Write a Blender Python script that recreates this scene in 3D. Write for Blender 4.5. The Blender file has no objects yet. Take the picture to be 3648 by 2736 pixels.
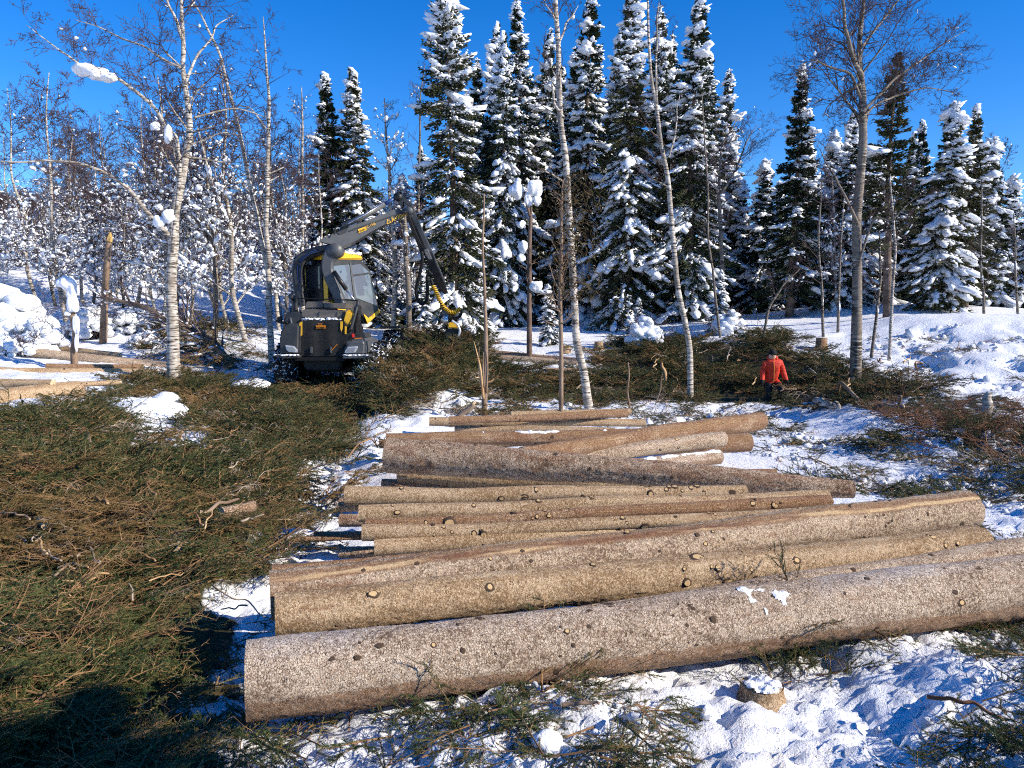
import bpy, bmesh, math, random
import numpy as np
from mathutils import Vector, Matrix, Euler

sc = bpy.context.scene
COL = sc.collection
R = math.radians
rng = np.random.default_rng(11)
random.seed(5)

# ------------------------------------------------------------------ camera
CAMZ, PITCH, FPX, CX, CY = 2.15, R(5.35), 2756.0, 1824.0, 1368.0
cam_d = bpy.data.cameras.new('camera'); cam_d.sensor_width = 36.0
cam_d.lens = FPX / 3648.0 * 36.0; cam_d.clip_start = 0.05; cam_d.clip_end = 4000
cam = bpy.data.objects.new('camera', cam_d); COL.objects.link(cam)
cam.location = (0, 0, CAMZ); cam.rotation_euler = (R(90) - PITCH, 0, 0)
sc.camera = cam

# ------------------------------------------------------------------ sky and sun
SUN_EL, SUN_AZ = 28.0, 20.0      # azimuth: from +x towards the camera side (-y)
sun_dir = Vector((math.cos(R(SUN_EL)) * math.cos(R(SUN_AZ)), -math.cos(R(SUN_EL)) * math.sin(R(SUN_AZ)), math.sin(R(SUN_EL))))
w = bpy.data.worlds.new('World'); sc.world = w; w.use_nodes = True
nt = w.node_tree; nt.nodes.clear()
sky = nt.nodes.new('ShaderNodeTexSky'); sky.sky_type = 'NISHITA'; sky.sun_disc = False
sky.sun_elevation = R(SUN_EL); sky.sun_rotation = R(90 + SUN_AZ)
sky.altitude = 1500; sky.air_density = 1.0; sky.dust_density = 0.0; sky.ozone_density = 4.0
hs = nt.nodes.new('ShaderNodeHueSaturation'); hs.inputs['Saturation'].default_value = 1.34; hs.inputs['Hue'].default_value = 0.511
bg = nt.nodes.new('ShaderNodeBackground'); bg.inputs['Strength'].default_value = 0.15
wo = nt.nodes.new('ShaderNodeOutputWorld')
nt.links.new(sky.outputs[0], hs.inputs['Color']); nt.links.new(hs.outputs[0], bg.inputs[0]); nt.links.new(bg.outputs[0], wo.inputs[0])
sl = bpy.data.lights.new('sun', 'SUN'); sl.energy = 5.0; sl.angle = R(0.5); sl.color = (1.0, 0.915, 0.785)
so = bpy.data.objects.new('sun', sl); COL.objects.link(so)
so.rotation_euler = sun_dir.to_track_quat('Z', 'Y').to_euler(); so.location = (30, -8, 25)
sc.view_settings.view_transform = 'Standard'; sc.view_settings.look = 'None'
sc.view_settings.exposure = 0.5; sc.view_settings.gamma = 1.0; sc.view_settings.use_curve_mapping = False
sc.cycles.max_bounces = 4; sc.cycles.diffuse_bounces = 2; sc.cycles.glossy_bounces = 2
sc.cycles.adaptive_threshold = 0.03; sc.cycles.use_denoising = False; sc.cycles.filter_width = 1.1; sc.cycles.transmission_bounces = 4; sc.cycles.transparent_max_bounces = 6

# ------------------------------------------------------------------ geometry helpers
def at(u, v, y=None, z=None):
    """world point on the ray through a photo pixel, at a forward distance y or a height z"""
    a, b = (u - CX) / FPX, (v - CY) / FPX
    d = Vector((a, math.cos(PITCH) - b * math.sin(PITCH), -math.sin(PITCH) - b * math.cos(PITCH)))
    t = y / d.y if y is not None else (z - CAMZ) / d.z
    return Vector((0, 0, CAMZ)) + d * t

def hash3(ix, iy, iz, seed):
    h = (ix * 374761393 + iy * 668265263 + iz * 2147483647 + seed * 974634777) & 0xFFFFFFFF
    h = ((h ^ (h >> 13)) * 1274126177) & 0xFFFFFFFF
    h = ((h ^ (h >> 16)) * 2246822519) & 0xFFFFFFFF
    return ((h ^ (h >> 15)) & 0xFFFFFF) / float(0xFFFFFF)

def vnoise(p, seed=0):
    p = np.asarray(p, float); i = np.floor(p).astype(np.int64); f = p - i
    f = f * f * (3 - 2 * f); out = 0
    for dx in (0, 1):
        wx = f[..., 0] if dx else 1 - f[..., 0]
        for dy in (0, 1):
            wy = f[..., 1] if dy else 1 - f[..., 1]
            for dz in (0, 1):
                wz = f[..., 2] if dz else 1 - f[..., 2]
                out = out + wx * wy * wz * hash3(i[..., 0] + dx, i[..., 1] + dy, i[..., 2] + dz, seed)
    return out * 2 - 1

def fbm(p, octs=4, seed=0, gain=0.5):
    a, s, o = 1.0, 1.0, 0
    for k in range(octs):
        o = o + a * vnoise(np.asarray(p) * s + k * 17.3, seed + k); a *= gain; s *= 2.03
    return o

def noise2(x, y, octs=4, seed=0, gain=0.5):
    return fbm(np.stack([x, y, np.full_like(x, 0.37)], -1), octs, seed, gain)

def worley(p, seed=0):
    i = np.floor(p).astype(np.int64); f1 = np.full(p.shape[:-1], 9.0)
    f2 = f1.copy()
    for dx in (-1, 0, 1):
        for dy in (-1, 0, 1):
            for dz in (-1, 0, 1):
                c = i + np.array([dx, dy, dz])
                q = np.stack([c[..., k] + hash3(c[..., 0], c[..., 1], c[..., 2], seed + 7 * k) for k in range(3)], -1)
                d = np.linalg.norm(q - p, axis=-1)
                f2 = np.minimum(f2, np.maximum(f1, d)); f1 = np.minimum(f1, d)
    return f1, f2

class MB:
    """collects vertices and faces; build() links them as one mesh object"""
    def __init__(s): s.V = []; s.F3 = []; s.F4 = []; s.m3 = []; s.m4 = []; s.n = 0
    def add(s, V, q=None, t=None, mi=0):
        V = np.asarray(V, float).reshape(-1, 3)
        if q is not None and len(q):
            q = np.asarray(q, int).reshape(-1, 4); s.F4.append(q + s.n); s.m4.append(np.full(len(q), mi))
        if t is not None and len(t):
            t = np.asarray(t, int).reshape(-1, 3); s.F3.append(t + s.n); s.m3.append(np.full(len(t), mi))
        s.V.append(V); s.n += len(V); return s
    def mesh(s, name, mats, smooth=True):
        V = np.concatenate(s.V) if s.V else np.zeros((0, 3))
        q = np.concatenate(s.F4) if s.F4 else np.zeros((0, 4), int)
        t = np.concatenate(s.F3) if s.F3 else np.zeros((0, 3), int)
        me = bpy.data.meshes.new(name)
        me.vertices.add(len(V)); me.vertices.foreach_set('co', V.ravel().astype(np.float32))
        li = np.concatenate([q.ravel(), t.ravel()]).astype(np.int32)
        me.loops.add(len(li)); me.loops.foreach_set('vertex_index', li)
        ls = np.concatenate([np.arange(len(q)) * 4, len(q) * 4 + np.arange(len(t)) * 3]).astype(np.int32)
        me.polygons.add(len(ls)); me.polygons.foreach_set('loop_start', ls)
        mi = np.concatenate([np.concatenate(s.m4) if s.m4 else np.zeros(0), np.concatenate(s.m3) if s.m3 else np.zeros(0)]).astype(np.int32)
        me.polygons.foreach_set('material_index', mi)
        me.polygons.foreach_set('use_smooth', np.full(len(ls), smooth))
        for m in (mats if isinstance(mats, (list, tuple)) else [mats]): me.materials.append(m)
        me.update(calc_edges=True); me.validate()
        return me
    def build(s, name, mats, parent=None, smooth=True):
        return link(name, s.mesh(name, mats, smooth), parent)

def link(name, me, parent=None, col=None):
    o = bpy.data.objects.new(name, me); (col or COL).objects.link(o)
    if parent: o.parent = parent
    return o

def tag(o, label=None, cat=None, group=None, kind=None):
    if label: o['label'] = label
    if cat: o['category'] = cat
    if group: o['group'] = group
    if kind: o['kind'] = kind
    return o

def empty(name, loc=(0, 0, 0), rz=0.0, label=None, cat=None, group=None):
    o = bpy.data.objects.new(name, None); COL.objects.link(o); o.empty_display_size = 0.2
    o.location = loc; o.rotation_euler = (0, 0, rz)
    return tag(o, label, cat, group)

def copy_tree(o, parent=None):
    c = o.copy(); COL.objects.link(c); c.parent = parent
    for ch in list(o.children): copy_tree(ch, c)
    return c

def tube(pts, rad, sides=8, cap=True):
    P = np.asarray([tuple(p) for p in pts], float); n = len(P)
    rad = np.broadcast_to(np.asarray(rad, float), (n,))
    T = np.gradient(P, axis=0); T /= np.linalg.norm(T, axis=1, keepdims=True) + 1e-9
    up = np.array([0, 0, 1.0]) if abs(T[0, 2]) < .9 else np.array([1.0, 0, 0])
    N = np.zeros_like(P); prev = up - T[0] * up.dot(T[0]); prev /= np.linalg.norm(prev)
    for i in range(n):
        v = prev - T[i] * prev.dot(T[i]); v /= np.linalg.norm(v) + 1e-9; N[i] = v; prev = v
    B = np.cross(T, N)
    a = np.arange(sides) / sides * 2 * np.pi
    V = P[:, None] + rad[:, None, None] * (np.cos(a)[None, :, None] * N[:, None] + np.sin(a)[None, :, None] * B[:, None])
    idx = np.arange(n * sides).reshape(n, sides); nx = np.roll(idx, -1, 1)
    q = np.stack([idx[:-1], nx[:-1], nx[1:], idx[1:]], -1).reshape(-1, 4)
    V = V.reshape(-1, 3); t = None
    if cap:
        V = np.vstack([V, P[0], P[-1]]); k = n * sides
        t = np.concatenate([np.stack([nx[0], idx[0], np.full(sides, k)], -1), np.stack([idx[-1], nx[-1], np.full(sides, k + 1)], -1)])
    return V, q, t

def perp(D):
    up = np.where(np.abs(D[:, 2:3]) < .9, np.array([[0, 0, 1.0]]), np.array([[1.0, 0, 0]]))
    A = np.cross(D, up); A /= np.linalg.norm(A, axis=1, keepdims=True) + 1e-9
    return A, np.cross(D, A)

def prisms(P0, P1, r0, r1, sides=3):
    P0, P1 = np.asarray(P0, float), np.asarray(P1, float); n = len(P0)
    D = P1 - P0; D /= np.linalg.norm(D, axis=1, keepdims=True) + 1e-9
    A, B = perp(D); a = np.arange(sides) / sides * 2 * np.pi
    ring = np.cos(a)[None, :, None] * A[:, None] + np.sin(a)[None, :, None] * B[:, None]
    V = np.concatenate([P0[:, None] + np.asarray(r0).reshape(-1, 1, 1) * ring, P1[:, None] + np.asarray(r1).reshape(-1, 1, 1) * ring], 1)
    k = np.arange(sides); q = np.stack([k, (k + 1) % sides, (k + 1) % sides + sides, k + sides], -1)
    Q = (np.arange(n) * 2 * sides)[:, None, None] + q[None]
    return V.reshape(-1, 3), Q.reshape(-1, 4)

def needles(P, D, L, W, r):
    """one thin triangle per needle"""
    n = len(P); A, B = perp(D); a = r.uniform(0, 2 * np.pi, n)[:, None]
    S = np.cos(a) * A + np.sin(a) * B
    L = np.asarray(L).reshape(-1, 1); W = np.asarray(W).reshape(-1, 1)
    V = np.stack([P - S * W / 2, P + S * W / 2, P + D * L], 1).reshape(-1, 3)
    return V, np.arange(3 * n).reshape(n, 3)

def leafs(P, D, L, W, r, cross=True):
    """two crossed slim rhombi per tuft"""
    n = len(P); A, B = perp(D); a = r.uniform(0, 2 * np.pi, n)[:, None]
    L = np.asarray(L).reshape(-1, 1); W = np.asarray(W).reshape(-1, 1); Vs = []
    for k in range(2 if cross else 1):
        S = np.cos(a + k * 1.57) * A + np.sin(a + k * 1.57) * B
        Vs.append(np.stack([P, P + D * L * .4 + S * W / 2, P + D * L, P + D * L * .4 - S * W / 2], 1).reshape(-1, 3))
    V = np.concatenate(Vs); return V, np.arange(len(V)).reshape(-1, 4)

def ico(sub):
    bm = bmesh.new(); bmesh.ops.create_icosphere(bm, subdivisions=sub, radius=1.0)
    V = np.array([v.co[:] for v in bm.verts]); T = np.array([[v.index for v in f.verts] for f in bm.faces]); bm.free()
    return V, T
ICO1, ICO2, ICO3 = ico(1), ico(2), ico(3)

def blobs(P, S, r, rot=None, base=None, rough=0.25, D=None):
    """lumps at P (n,3) with half sizes S (n,3); D: long axis direction of each"""
    BV, BT = base or ICO1; P = np.asarray(P, float); n = len(P); S = np.asarray(S, float)
    if D is None:
        a = r.uniform(0, 2 * np.pi, n); D = np.stack([np.cos(a), np.sin(a), np.zeros(n)], -1)
    D = D / (np.linalg.norm(D, axis=1, keepdims=True) + 1e-9); A, B = perp(D)
    off = r.uniform(0, 90, (n, 1, 3))
    k = 1 + rough * fbm(BV[None] * 1.3 + off, 2, 3)
    L = BV[None] * k[..., None] * S[:, None]
    V = P[:, None] + L[..., 0:1] * D[:, None] + L[..., 1:2] * A[:, None] + L[..., 2:3] * B[:, None] * -1
    T = (np.arange(n) * len(BV))[:, None, None] + BT[None]
    return V.reshape(-1, 3), T.reshape(-1, 3)

# ------------------------------------------------------------------ materials
def mat(name, col=(.5, .5, .5), rough=.7, metal=0.0, spec=0.3):
    m = bpy.data.materials.new(name); m.use_nodes = True
    b = m.node_tree.nodes['Principled BSDF']
    b.inputs['Base Color'].default_value = (*col, 1); b.inputs['Roughness'].default_value = rough
    b.inputs['Metallic'].default_value = metal; b.inputs['Specular IOR Level'].default_value = spec
    return m
class NT:
    """small helper to write node graphs"""
    def __init__(s, m): s.m = m; s.t = m.node_tree; s.b = s.t.nodes['Principled BSDF']
    def n(s, kind, ins=None, **kw):
        nd = s.t.nodes.new(kind)
        for k, v in kw.items(): setattr(nd, k, v)
        for k, v in (ins or {}).items():
            if isinstance(v, bpy.types.NodeSocket): s.t.links.new(v, nd.inputs[k])
            else: nd.inputs[k].default_value = v
        return nd
    def coord(s, which='Object', scale=(1, 1, 1)):
        c = s.n('ShaderNodeTexCoord').outputs[which]
        return s.n('ShaderNodeMapping', {'Vector': c, 'Scale': scale}).outputs[0]
    def noise(s, vec, scale, detail=4, rough=.55): return s.n('ShaderNodeTexNoise', {'Vector': vec, 'Scale': scale, 'Detail': detail, 'Roughness': rough}).outputs['Fac']
    def ramp(s, fac, stops, interp='LINEAR'):
        nd = s.n('ShaderNodeValToRGB', {'Fac': fac}); e = nd.color_ramp; e.interpolation = interp
        while len(e.elements) > 1: e.elements.remove(e.elements[-1])
        for i, (p, c) in enumerate(stops):
            el = e.elements[0] if i == 0 else e.elements.new(p); el.position = p
            el.color = (*c, 1) if isinstance(c, (tuple, list)) else (c, c, c, 1)
        return nd.outputs[0]
    def mix(s, f, a, b, mode='MIX'):
        nd = s.n('ShaderNodeMix', data_type='RGBA', blend_type=mode)
        for k, v in ((0, f), (6, a), (7, b)):
            if isinstance(v, bpy.types.NodeSocket): s.t.links.new(v, nd.inputs[k])
            elif k == 0: nd.inputs[0].default_value = v
            else: nd.inputs[k].default_value = (*v, 1)
        return nd.outputs[2]
    def math(s, op, a, b=0.0, clamp=False):
        nd = s.n('ShaderNodeMath', operation=op); nd.use_clamp = clamp
        for k, v in ((0, a), (1, b)):
            if isinstance(v, bpy.types.NodeSocket): s.t.links.new(v, nd.inputs[k])
            else: nd.inputs[k].default_value = v
        return nd.outputs[0]
    def bump(s, h, strength=.5, dist=.02):
        s.t.links.new(s.n('ShaderNodeBump', {'Height': h, 'Strength': strength, 'Distance': dist}).outputs[0], s.b.inputs['Normal'])
    def col(s, c): s.t.links.new(c, s.b.inputs['Base Color'])
M = {}

def snow_mat(name, bump_scale, dist):
    m = mat(name, (.87, .88, .90), .55, 0, .2); t = NT(m); c = t.coord('Object')
    t.col(t.ramp(t.noise(c, 3.0, 5), [(.3, (.80, .82, .85)), (.6, (.90, .905, .915))]))
    t.bump(t.math('ADD', t.noise(c, bump_scale, 6, .65), t.math('MULTIPLY', t.noise(c, bump_scale * 5, 3), .25)), .6, dist); return m
M['snow'] = snow_mat('snow', 9, .05)
M['snow_tree'] = snow_mat('tree_snow', 5, .08)

def ground_mat():
    m = mat('ground_snow', (.85, .86, .88), .6, 0, .2); t = NT(m); c = t.coord('Object')
    base = t.ramp(t.noise(c, 2.0, 6), [(.3, (.78, .80, .84)), (.6, (.90, .905, .915))])
    lit = t.n('ShaderNodeAttribute', attribute_name='litter').outputs['Fac']
    saw = t.n('ShaderNodeAttribute', attribute_name='sawdust').outputs['Fac']
    sp = t.noise(t.coord('Object', (1, 1, 1)), 60, 4, .7); sp2 = t.noise(c, 6, 5, .6)
    # sawdust and wood crumbs
    sf = t.math('MULTIPLY', saw, t.ramp(sp2, [(.38, 0.0), (.62, 1.0)]), True)
    base = t.mix(sf, base, (.62, .50, .34))
    # needles and bark crumbs lying on the snow, denser where 'litter' is high; full cover also paints shaded gaps in the slash
    cov = t.math('MULTIPLY', t.math('ADD', t.math('MULTIPLY', lit, 1.15), t.math('SUBTRACT', t.math('MULTIPLY', sp2, 1.1), 1.12)), 5.0, True)
    spk = t.math('MULTIPLY', t.math('SUBTRACT', sp, t.math('SUBTRACT', .69, t.math('MULTIPLY', lit, .24))), 16.0, True)
    f = t.math('MAXIMUM', cov, spk)
    deb = t.ramp(t.noise(c, 22, 3), [(.35, (.020, .020, .010)), (.55, (.05, .045, .018)), (.75, (.11, .065, .03))])
    t.col(t.mix(f, base, deb))
    t.bump(t.math('ADD', t.noise(c, 14, 6, .65), t.math('MULTIPLY', sp, .35)), .7, .04); return m
M['ground'] = ground_mat()

def bark_mat(name, c_lo, c_mid, c_hi, plate=80, stretch=(1.3, 1, 1), strip=None, frost=0.0, red=.25, crackw=.07, fine_k=.55):
    m = mat(name, c_mid, .85, 0, .2); t = NT(m); c0 = t.n('ShaderNodeTexCoord').outputs['Object']
    oi = t.n('ShaderNodeObjectInfo').outputs['Random']
    wob = t.n('ShaderNodeTexNoise', {'Vector': c0, 'Scale': 45.0, 'Detail': 3.0}).outputs['Color']
    cc = t.n('ShaderNodeVectorMath', {0: c0, 1: t.n('ShaderNodeVectorMath', {0: wob, 'Scale': .022}, operation='SCALE').outputs[0]}, operation='ADD').outputs[0]
    c = t.n('ShaderNodeMapping', {'Vector': cc, 'Scale': stretch}).outputs[0]
    v1 = t.n('ShaderNodeTexVoronoi', {'Vector': c, 'Scale': plate}, feature='DISTANCE_TO_EDGE').outputs['Distance']
    vc = t.n('ShaderNodeTexVoronoi', {'Vector': c, 'Scale': plate}).outputs['Color']
    vg = t.n('ShaderNodeSeparateColor', {'Color': vc}).outputs[0]
    big = t.noise(t.coord('Object', (.4, 1, 1)), 5, 6, .6); fine = t.noise(t.coord('Object', (1.7, 1, 1)), 82, 5, .78)
    tone = t.math('ADD', t.math('MULTIPLY', vg, .22), t.math('ADD', t.math('MULTIPLY', big, .52), t.math('SUBTRACT', t.math('MULTIPLY', fine, fine_k), .07)))
    col = t.ramp(tone, [(.42, c_lo), (.53, c_mid), (.70, c_hi)])
    # reddish inner bark where scales have been rubbed off
    rb = t.ramp(t.noise(t.coord('Object', (.25, 1, 1)), 7, 6, .7), [(.64 - red * .35, 0.0), (.74 - red * .3, 1.0)])
    rf = t.math('MULTIPLY', rb, t.ramp(fine, [(.42, .1), (.58, .9)]))
    col = t.mix(rf, col, (.27, .115, .05))
    brk = t.ramp(t.noise(t.coord('Object'), 26, 4, .6), [(.38, 0.0), (.55, 1.0)])
    crack = t.math('MAXIMUM', t.ramp(v1, [(.0, 0.0), (crackw * 1.3, 1.0)]), t.math('MULTIPLY', brk, .6))
    dark = t.ramp(fine, [(.36, 0.0), (.46, 1.0)])
    col = t.mix(t.math('MULTIPLY', crack, dark), (.075, .045, .028), col)
    pit = t.n('ShaderNodeTexVoronoi', {'Vector': c, 'Scale': plate * 1.25}).outputs['Distance']
    col = t.mix(t.math('MULTIPLY', t.ramp(pit, [(.16, 1.0), (.32, 0.0)]), t.ramp(big, [(.35, .45), (.6, .95)])), col, (.085, .05, .03))
    sep = t.n('ShaderNodeSeparateXYZ', {'Vector': c0}); ang = t.math('ARCTAN2', sep.outputs[2], sep.outputs[1])
    h = t.math('ADD', t.math('MULTIPLY', crack, .5), t.math('MULTIPLY', fine, .8))
    for (a0, wd, kind) in (strip or []):
        wob2 = t.math('MULTIPLY', t.math('SUBTRACT', t.noise(t.coord('Object', (1, .05, .05)), 1.3, 3), .5), .6)
        d = t.math('ABSOLUTE', t.math('SUBTRACT', t.math('ADD', ang, wob2), a0))
        band = t.math('MULTIPLY', t.math('SUBTRACT', t.math('ADD', wd, t.math('MULTIPLY', t.math('SUBTRACT', fine, .5), .25)), d), 14.0, True)
        if kind == 'scuff': col = t.mix(t.math('MULTIPLY', band, t.ramp(fine, [(.40, .1), (.56, .75)])), col, (.30, .15, .07)); continue
        if kind == 'peel':
            f = t.math('MULTIPLY', band, t.ramp(t.noise(t.coord('Object', (.12, 1, 1)), 6, 6), [(.46, 0.0), (.54, 1.0)]))
            col = t.mix(t.math('MULTIPLY', band, .6), col, (.20, .08, .04)); col = t.mix(f, col, (.66, .47, .26))
        else:   # rows of feed-roller dents
            dots = t.n('ShaderNodeTexVoronoi', {'Vector': t.coord('Object', (1, 1.5, 1.5)), 'Scale': 48, 'Randomness': .5}).outputs['Distance']
            gate = t.ramp(t.noise(t.coord('Object', (.5, 1, 1)), 4, 4), [(.40, 0.0), (.58, 1.0)])
            f = t.math('MULTIPLY', t.math('MULTIPLY', band, gate), t.ramp(dots, [(.16, 1.0), (.34, 0.0)]))
            col = t.mix(t.math('MULTIPLY', t.math('MULTIPLY', band, gate), .35), col, (.22, .11, .04)); col = t.mix(f, col, (.70, .50, .24))
    gg = t.ramp(t.noise(t.coord('Object', (.10, 1, 1)), 14, 4, .6), [(.66, 0.0), (.72, .8)])
    col = t.mix(t.math('MULTIPLY', gg, t.ramp(fine, [(.36, .2), (.5, 1.0)])), col, (.60, .43, .25))
    if frost:
        nz = t.n('ShaderNodeSeparateXYZ', {'Vector': t.n('ShaderNodeNewGeometry').outputs['Normal']}).outputs[2]
        pat = t.ramp(t.noise(t.coord('Object', (.5, .6, .6)), 2.2, 5, .6), [(.40, 0.0), (.62, 1.0)])
        fr = t.math('ADD', t.math('MULTIPLY', nz, .62), t.math('ADD', t.math('MULTIPLY', pat, .32), t.math('MULTIPLY', t.math('SUBTRACT', fine, .5), 1.1)))
        f = t.math('MULTIPLY', t.math('SUBTRACT', fr, .78), 2.6 * frost, True)
        col = t.mix(f, col, (.84, .85, .88))
    col = t.mix(.18, col, t.ramp(oi, [(0, (.55, .50, .46)), (.5, (.8, .7, .6)), (1, (1, .9, .75))]), 'MULTIPLY')
    t.col(col); t.bump(h, 1.0, .010); return m
M['bark_grey'] = bark_mat('bark_grey_scaly', (.19, .12, .075), (.49, .36, .25), (.74, .59, .44), 60, red=.2)
M['bark_frost'] = bark_mat('bark_frosted_scaly', (.20, .13, .085), (.52, .39, .28), (.76, .62, .48), 60, frost=.55, red=.2, strip=[(-2.45, .55, 'scuff')])
M['bark_tan'] = bark_mat('bark_tan_smooth', (.31, .195, .10), (.56, .40, .245), (.72, .55, .36), 75, strip=[(-2.3, .30, 'dent'), (2.15, .16, 'dent')], red=.1, crackw=.03, fine_k=.42)
M['bark_peel'] = bark_mat('bark_peeled_strip', (.23, .155, .10), (.53, .40, .28), (.72, .575, .42), 66, strip=[(2.1, .34, 'scuff'), (2.2, .15, 'peel'), (1.85, .20, 'dent')], red=.2, crackw=.04, fine_k=.45)
M['bark_red'] = bark_mat('bark_reddish', (.18, .09, .045), (.43, .275, .165), (.64, .47, .32), 60, strip=[(2.4, .5, 'dent')], red=.7)
M['bark_scale'] = bark_mat('bark_large_scales', (.16, .09, .05), (.47, .325, .215), (.66, .50, .36), 40, red=.45, crackw=.10)

def cut_mat():
    m = mat('cut_wood', (.6, .46, .28), .8, 0, .2); t = NT(m)
    sep = t.n('ShaderNodeSeparateXYZ', {'Vector': t.n('ShaderNodeTexCoord').outputs['Object']})
    r = t.math('SQRT', t.math('ADD', t.math('POWER', sep.outputs[1], 2.0), t.math('POWER', sep.outputs[2], 2.0)))
    ring = t.math('SINE', t.math('ADD', t.math('MULTIPLY', r, 420), t.math('MULTIPLY', t.noise(t.coord('Object'), 8, 3), 5)))
    col = t.ramp(t.math('ADD', t.math('MULTIPLY', ring, .16), t.math('MULTIPLY', t.noise(t.coord('Object'), 20, 4), 1.0)), [(.3, (.42, .28, .15)), (.7, (.68, .54, .36))])
    t.col(col); t.bump(t.noise(t.coord('Object'), 60, 4), .4, .006); return m
M['cut'] = cut_mat()
M['knot'] = mat('knot_wood', (.56, .38, .18), .8, 0, .2)
M['knot_dark'] = mat('knot_bark', (.07, .045, .03), .9, 0, .2)
t = NT(M['knot']); t.col(t.ramp(t.noise(t.coord('Object'), 30, 3), [(.3, (.40, .24, .10)), (.65, (.66, .48, .25))]))

def birch_mat(name, dark):
    m = mat(name, (.7, .68, .64), .75, 0, .2); t = NT(m)
    c = t.coord('Object', (1.2, 1.2, 9)); base = t.noise(c, 3.2, 5, .65)
    marks = t.ramp(base, [(.40 + dark, (.035, .028, .022)), (.49 + dark, (.40, .345, .285)), (.64 + dark, (.66, .61, .53))])
    blot = t.ramp(t.noise(t.coord('Object', (1, 1, .5)), 2.6, 5, .6), [(.50 - dark, 0.0), (.64 - dark, .9)])
    t.col(t.mix(blot, marks, (.19, .155, .12))); t.bump(base, .5, .02); return m
M['birch'] = birch_mat('birch_bark', 0.0)
M['birch_dark'] = birch_mat('birch_bark_grey', .10)
def twig_mat(name, a, b):
    m = mat(name, a, .85, 0, .15); t = NT(m); oi = t.n('ShaderNodeObjectInfo').outputs['Random']
    t.col(t.mix(t.ramp(t.noise(t.coord('Object'), 2.0, 3), [(.35, 0.0), (.65, 1.0)]), a, b)); return m
M['twig_birch'] = twig_mat('birch_twigs', (.050, .034, .034), (.095, .066, .062))
M['trunk_spruce'] = twig_mat('spruce_trunk', (.085, .060, .045), (.21, .16, .125))
M['dead_wood'] = twig_mat('dead_wood', (.16, .10, .065), (.32, .23, .16))
def needle_mat(name, a, b, c, sc_=3.0, obj=True):
    m = mat(name, a, .6, 0, .25); t = NT(m); oi = t.n('ShaderNodeObjectInfo').outputs['Random']
    n_ = t.noise(t.coord('Object'), sc_, 4, .7)
    f = t.math('ADD', t.math('MULTIPLY', n_, .7), t.math('MULTIPLY', oi, .45 if obj else .15))
    t.col(t.ramp(f, [(.28, a), (.55, b), (.82, c)])); return m
M['needles'] = needle_mat('spruce_needles', (.020, .033, .016), (.042, .058, .024), (.095, .092, .038), 1.4)
M['sprig'] = needle_mat('slash_needles', (.012, .034, .011), (.036, .075, .020), (.095, .120, .034), 9)
M['sprig_dry'] = needle_mat('slash_needles_dry', (.060, .048, .016), (.13, .095, .030), (.27, .17, .062), 9)
M['sprig_dark'] = needle_mat('slash_needles_far', (.012, .028, .010), (.034, .060, .018), (.085, .095, .030), 2.0)
M['twig'] = twig_mat('slash_twigs', (.14, .075, .036), (.36, .21, .10))
M['twig_grey'] = twig_mat('slash_twigs_grey', (.22, .17, .125), (.48, .39, .29))
M['twig_brown'] = twig_mat('slash_twigs_brown', (.10, .048, .026), (.20, .10, .055))
M['stick_wood'] = twig_mat('split_wood', (.40, .22, .10), (.62, .43, .23))
# ------------------------------------------------------------------ terrain
CTRL = np.array([(0, -6, 0), (0, 1.5, 0), (-5, 2, -.05), (5, 2, .05), (0, 4.5, 0), (-4, 5.5, .05), (5, 5.5, .05), (-7, 10, .3), (0, 8, 0), (5, 8, 0), (9, 8, .1),
    (-5, 12, .05), (0, 13, -.1), (5, 13, -.2), (10, 13, .0), (-5, 20.5, -.15), (-5, 17, -.05), (-10, 14, .55), (-14, 15, .8), (7, 20.5, -.5), (5, 18, -.45), (2, 18, -.25), (9.6, 20.7, .55), (12, 17, .4),
    (4, 24, .0), (14, 22, 1.3), (-10, 21, .55), (-14, 23, .9), (-4, 25, .1), (0, 26, .3), (-1, 29, .85), (4, 30, .95), (10, 28, 1.4), (16, 28, 2.2), (-12, 30, 1.5), (-8, 34, 1.4),
    (-3, 36, 1.3), (2, 38, 1.5), (10, 36, 1.9), (18, 38, 2.6), (-20, 38, 2.6), (0, 60, 2.6), (-30, 60, 5.5), (30, 60, 4.0), (0, 100, 4), (-60, 100, 9), (60, 100, 6), (-25, 20, 1.4), (25, 18, 1.0), (-12, 3, .1), (14, 3, .1)], float)

def G0(x, y):
    x = np.asarray(x, float); y = np.asarray(y, float)
    num = 0; den = 0
    for cx, cy, cz in CTRL:
        s = 1.2 + .09 * max(cy, 0); wgt = 1.0 / ((x - cx) ** 2 + (y - cy) ** 2 + s * s) ** 2.2
        num = num + wgt * cz; den = den + wgt
    return num / den

def ground_hit(u, v, f=None):
    f = f or G0; ys = np.exp(np.linspace(math.log(1.5), math.log(110), 900))
    d = at(u, v, y=1.0) - Vector((0, 0, CAMZ))
    X, Z = d.x * ys, CAMZ + d.z * ys
    k = np.argmax(Z < f(X, ys)); k = k if k else 899
    return float(X[k]), float(ys[k]), float(Z[k])

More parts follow.
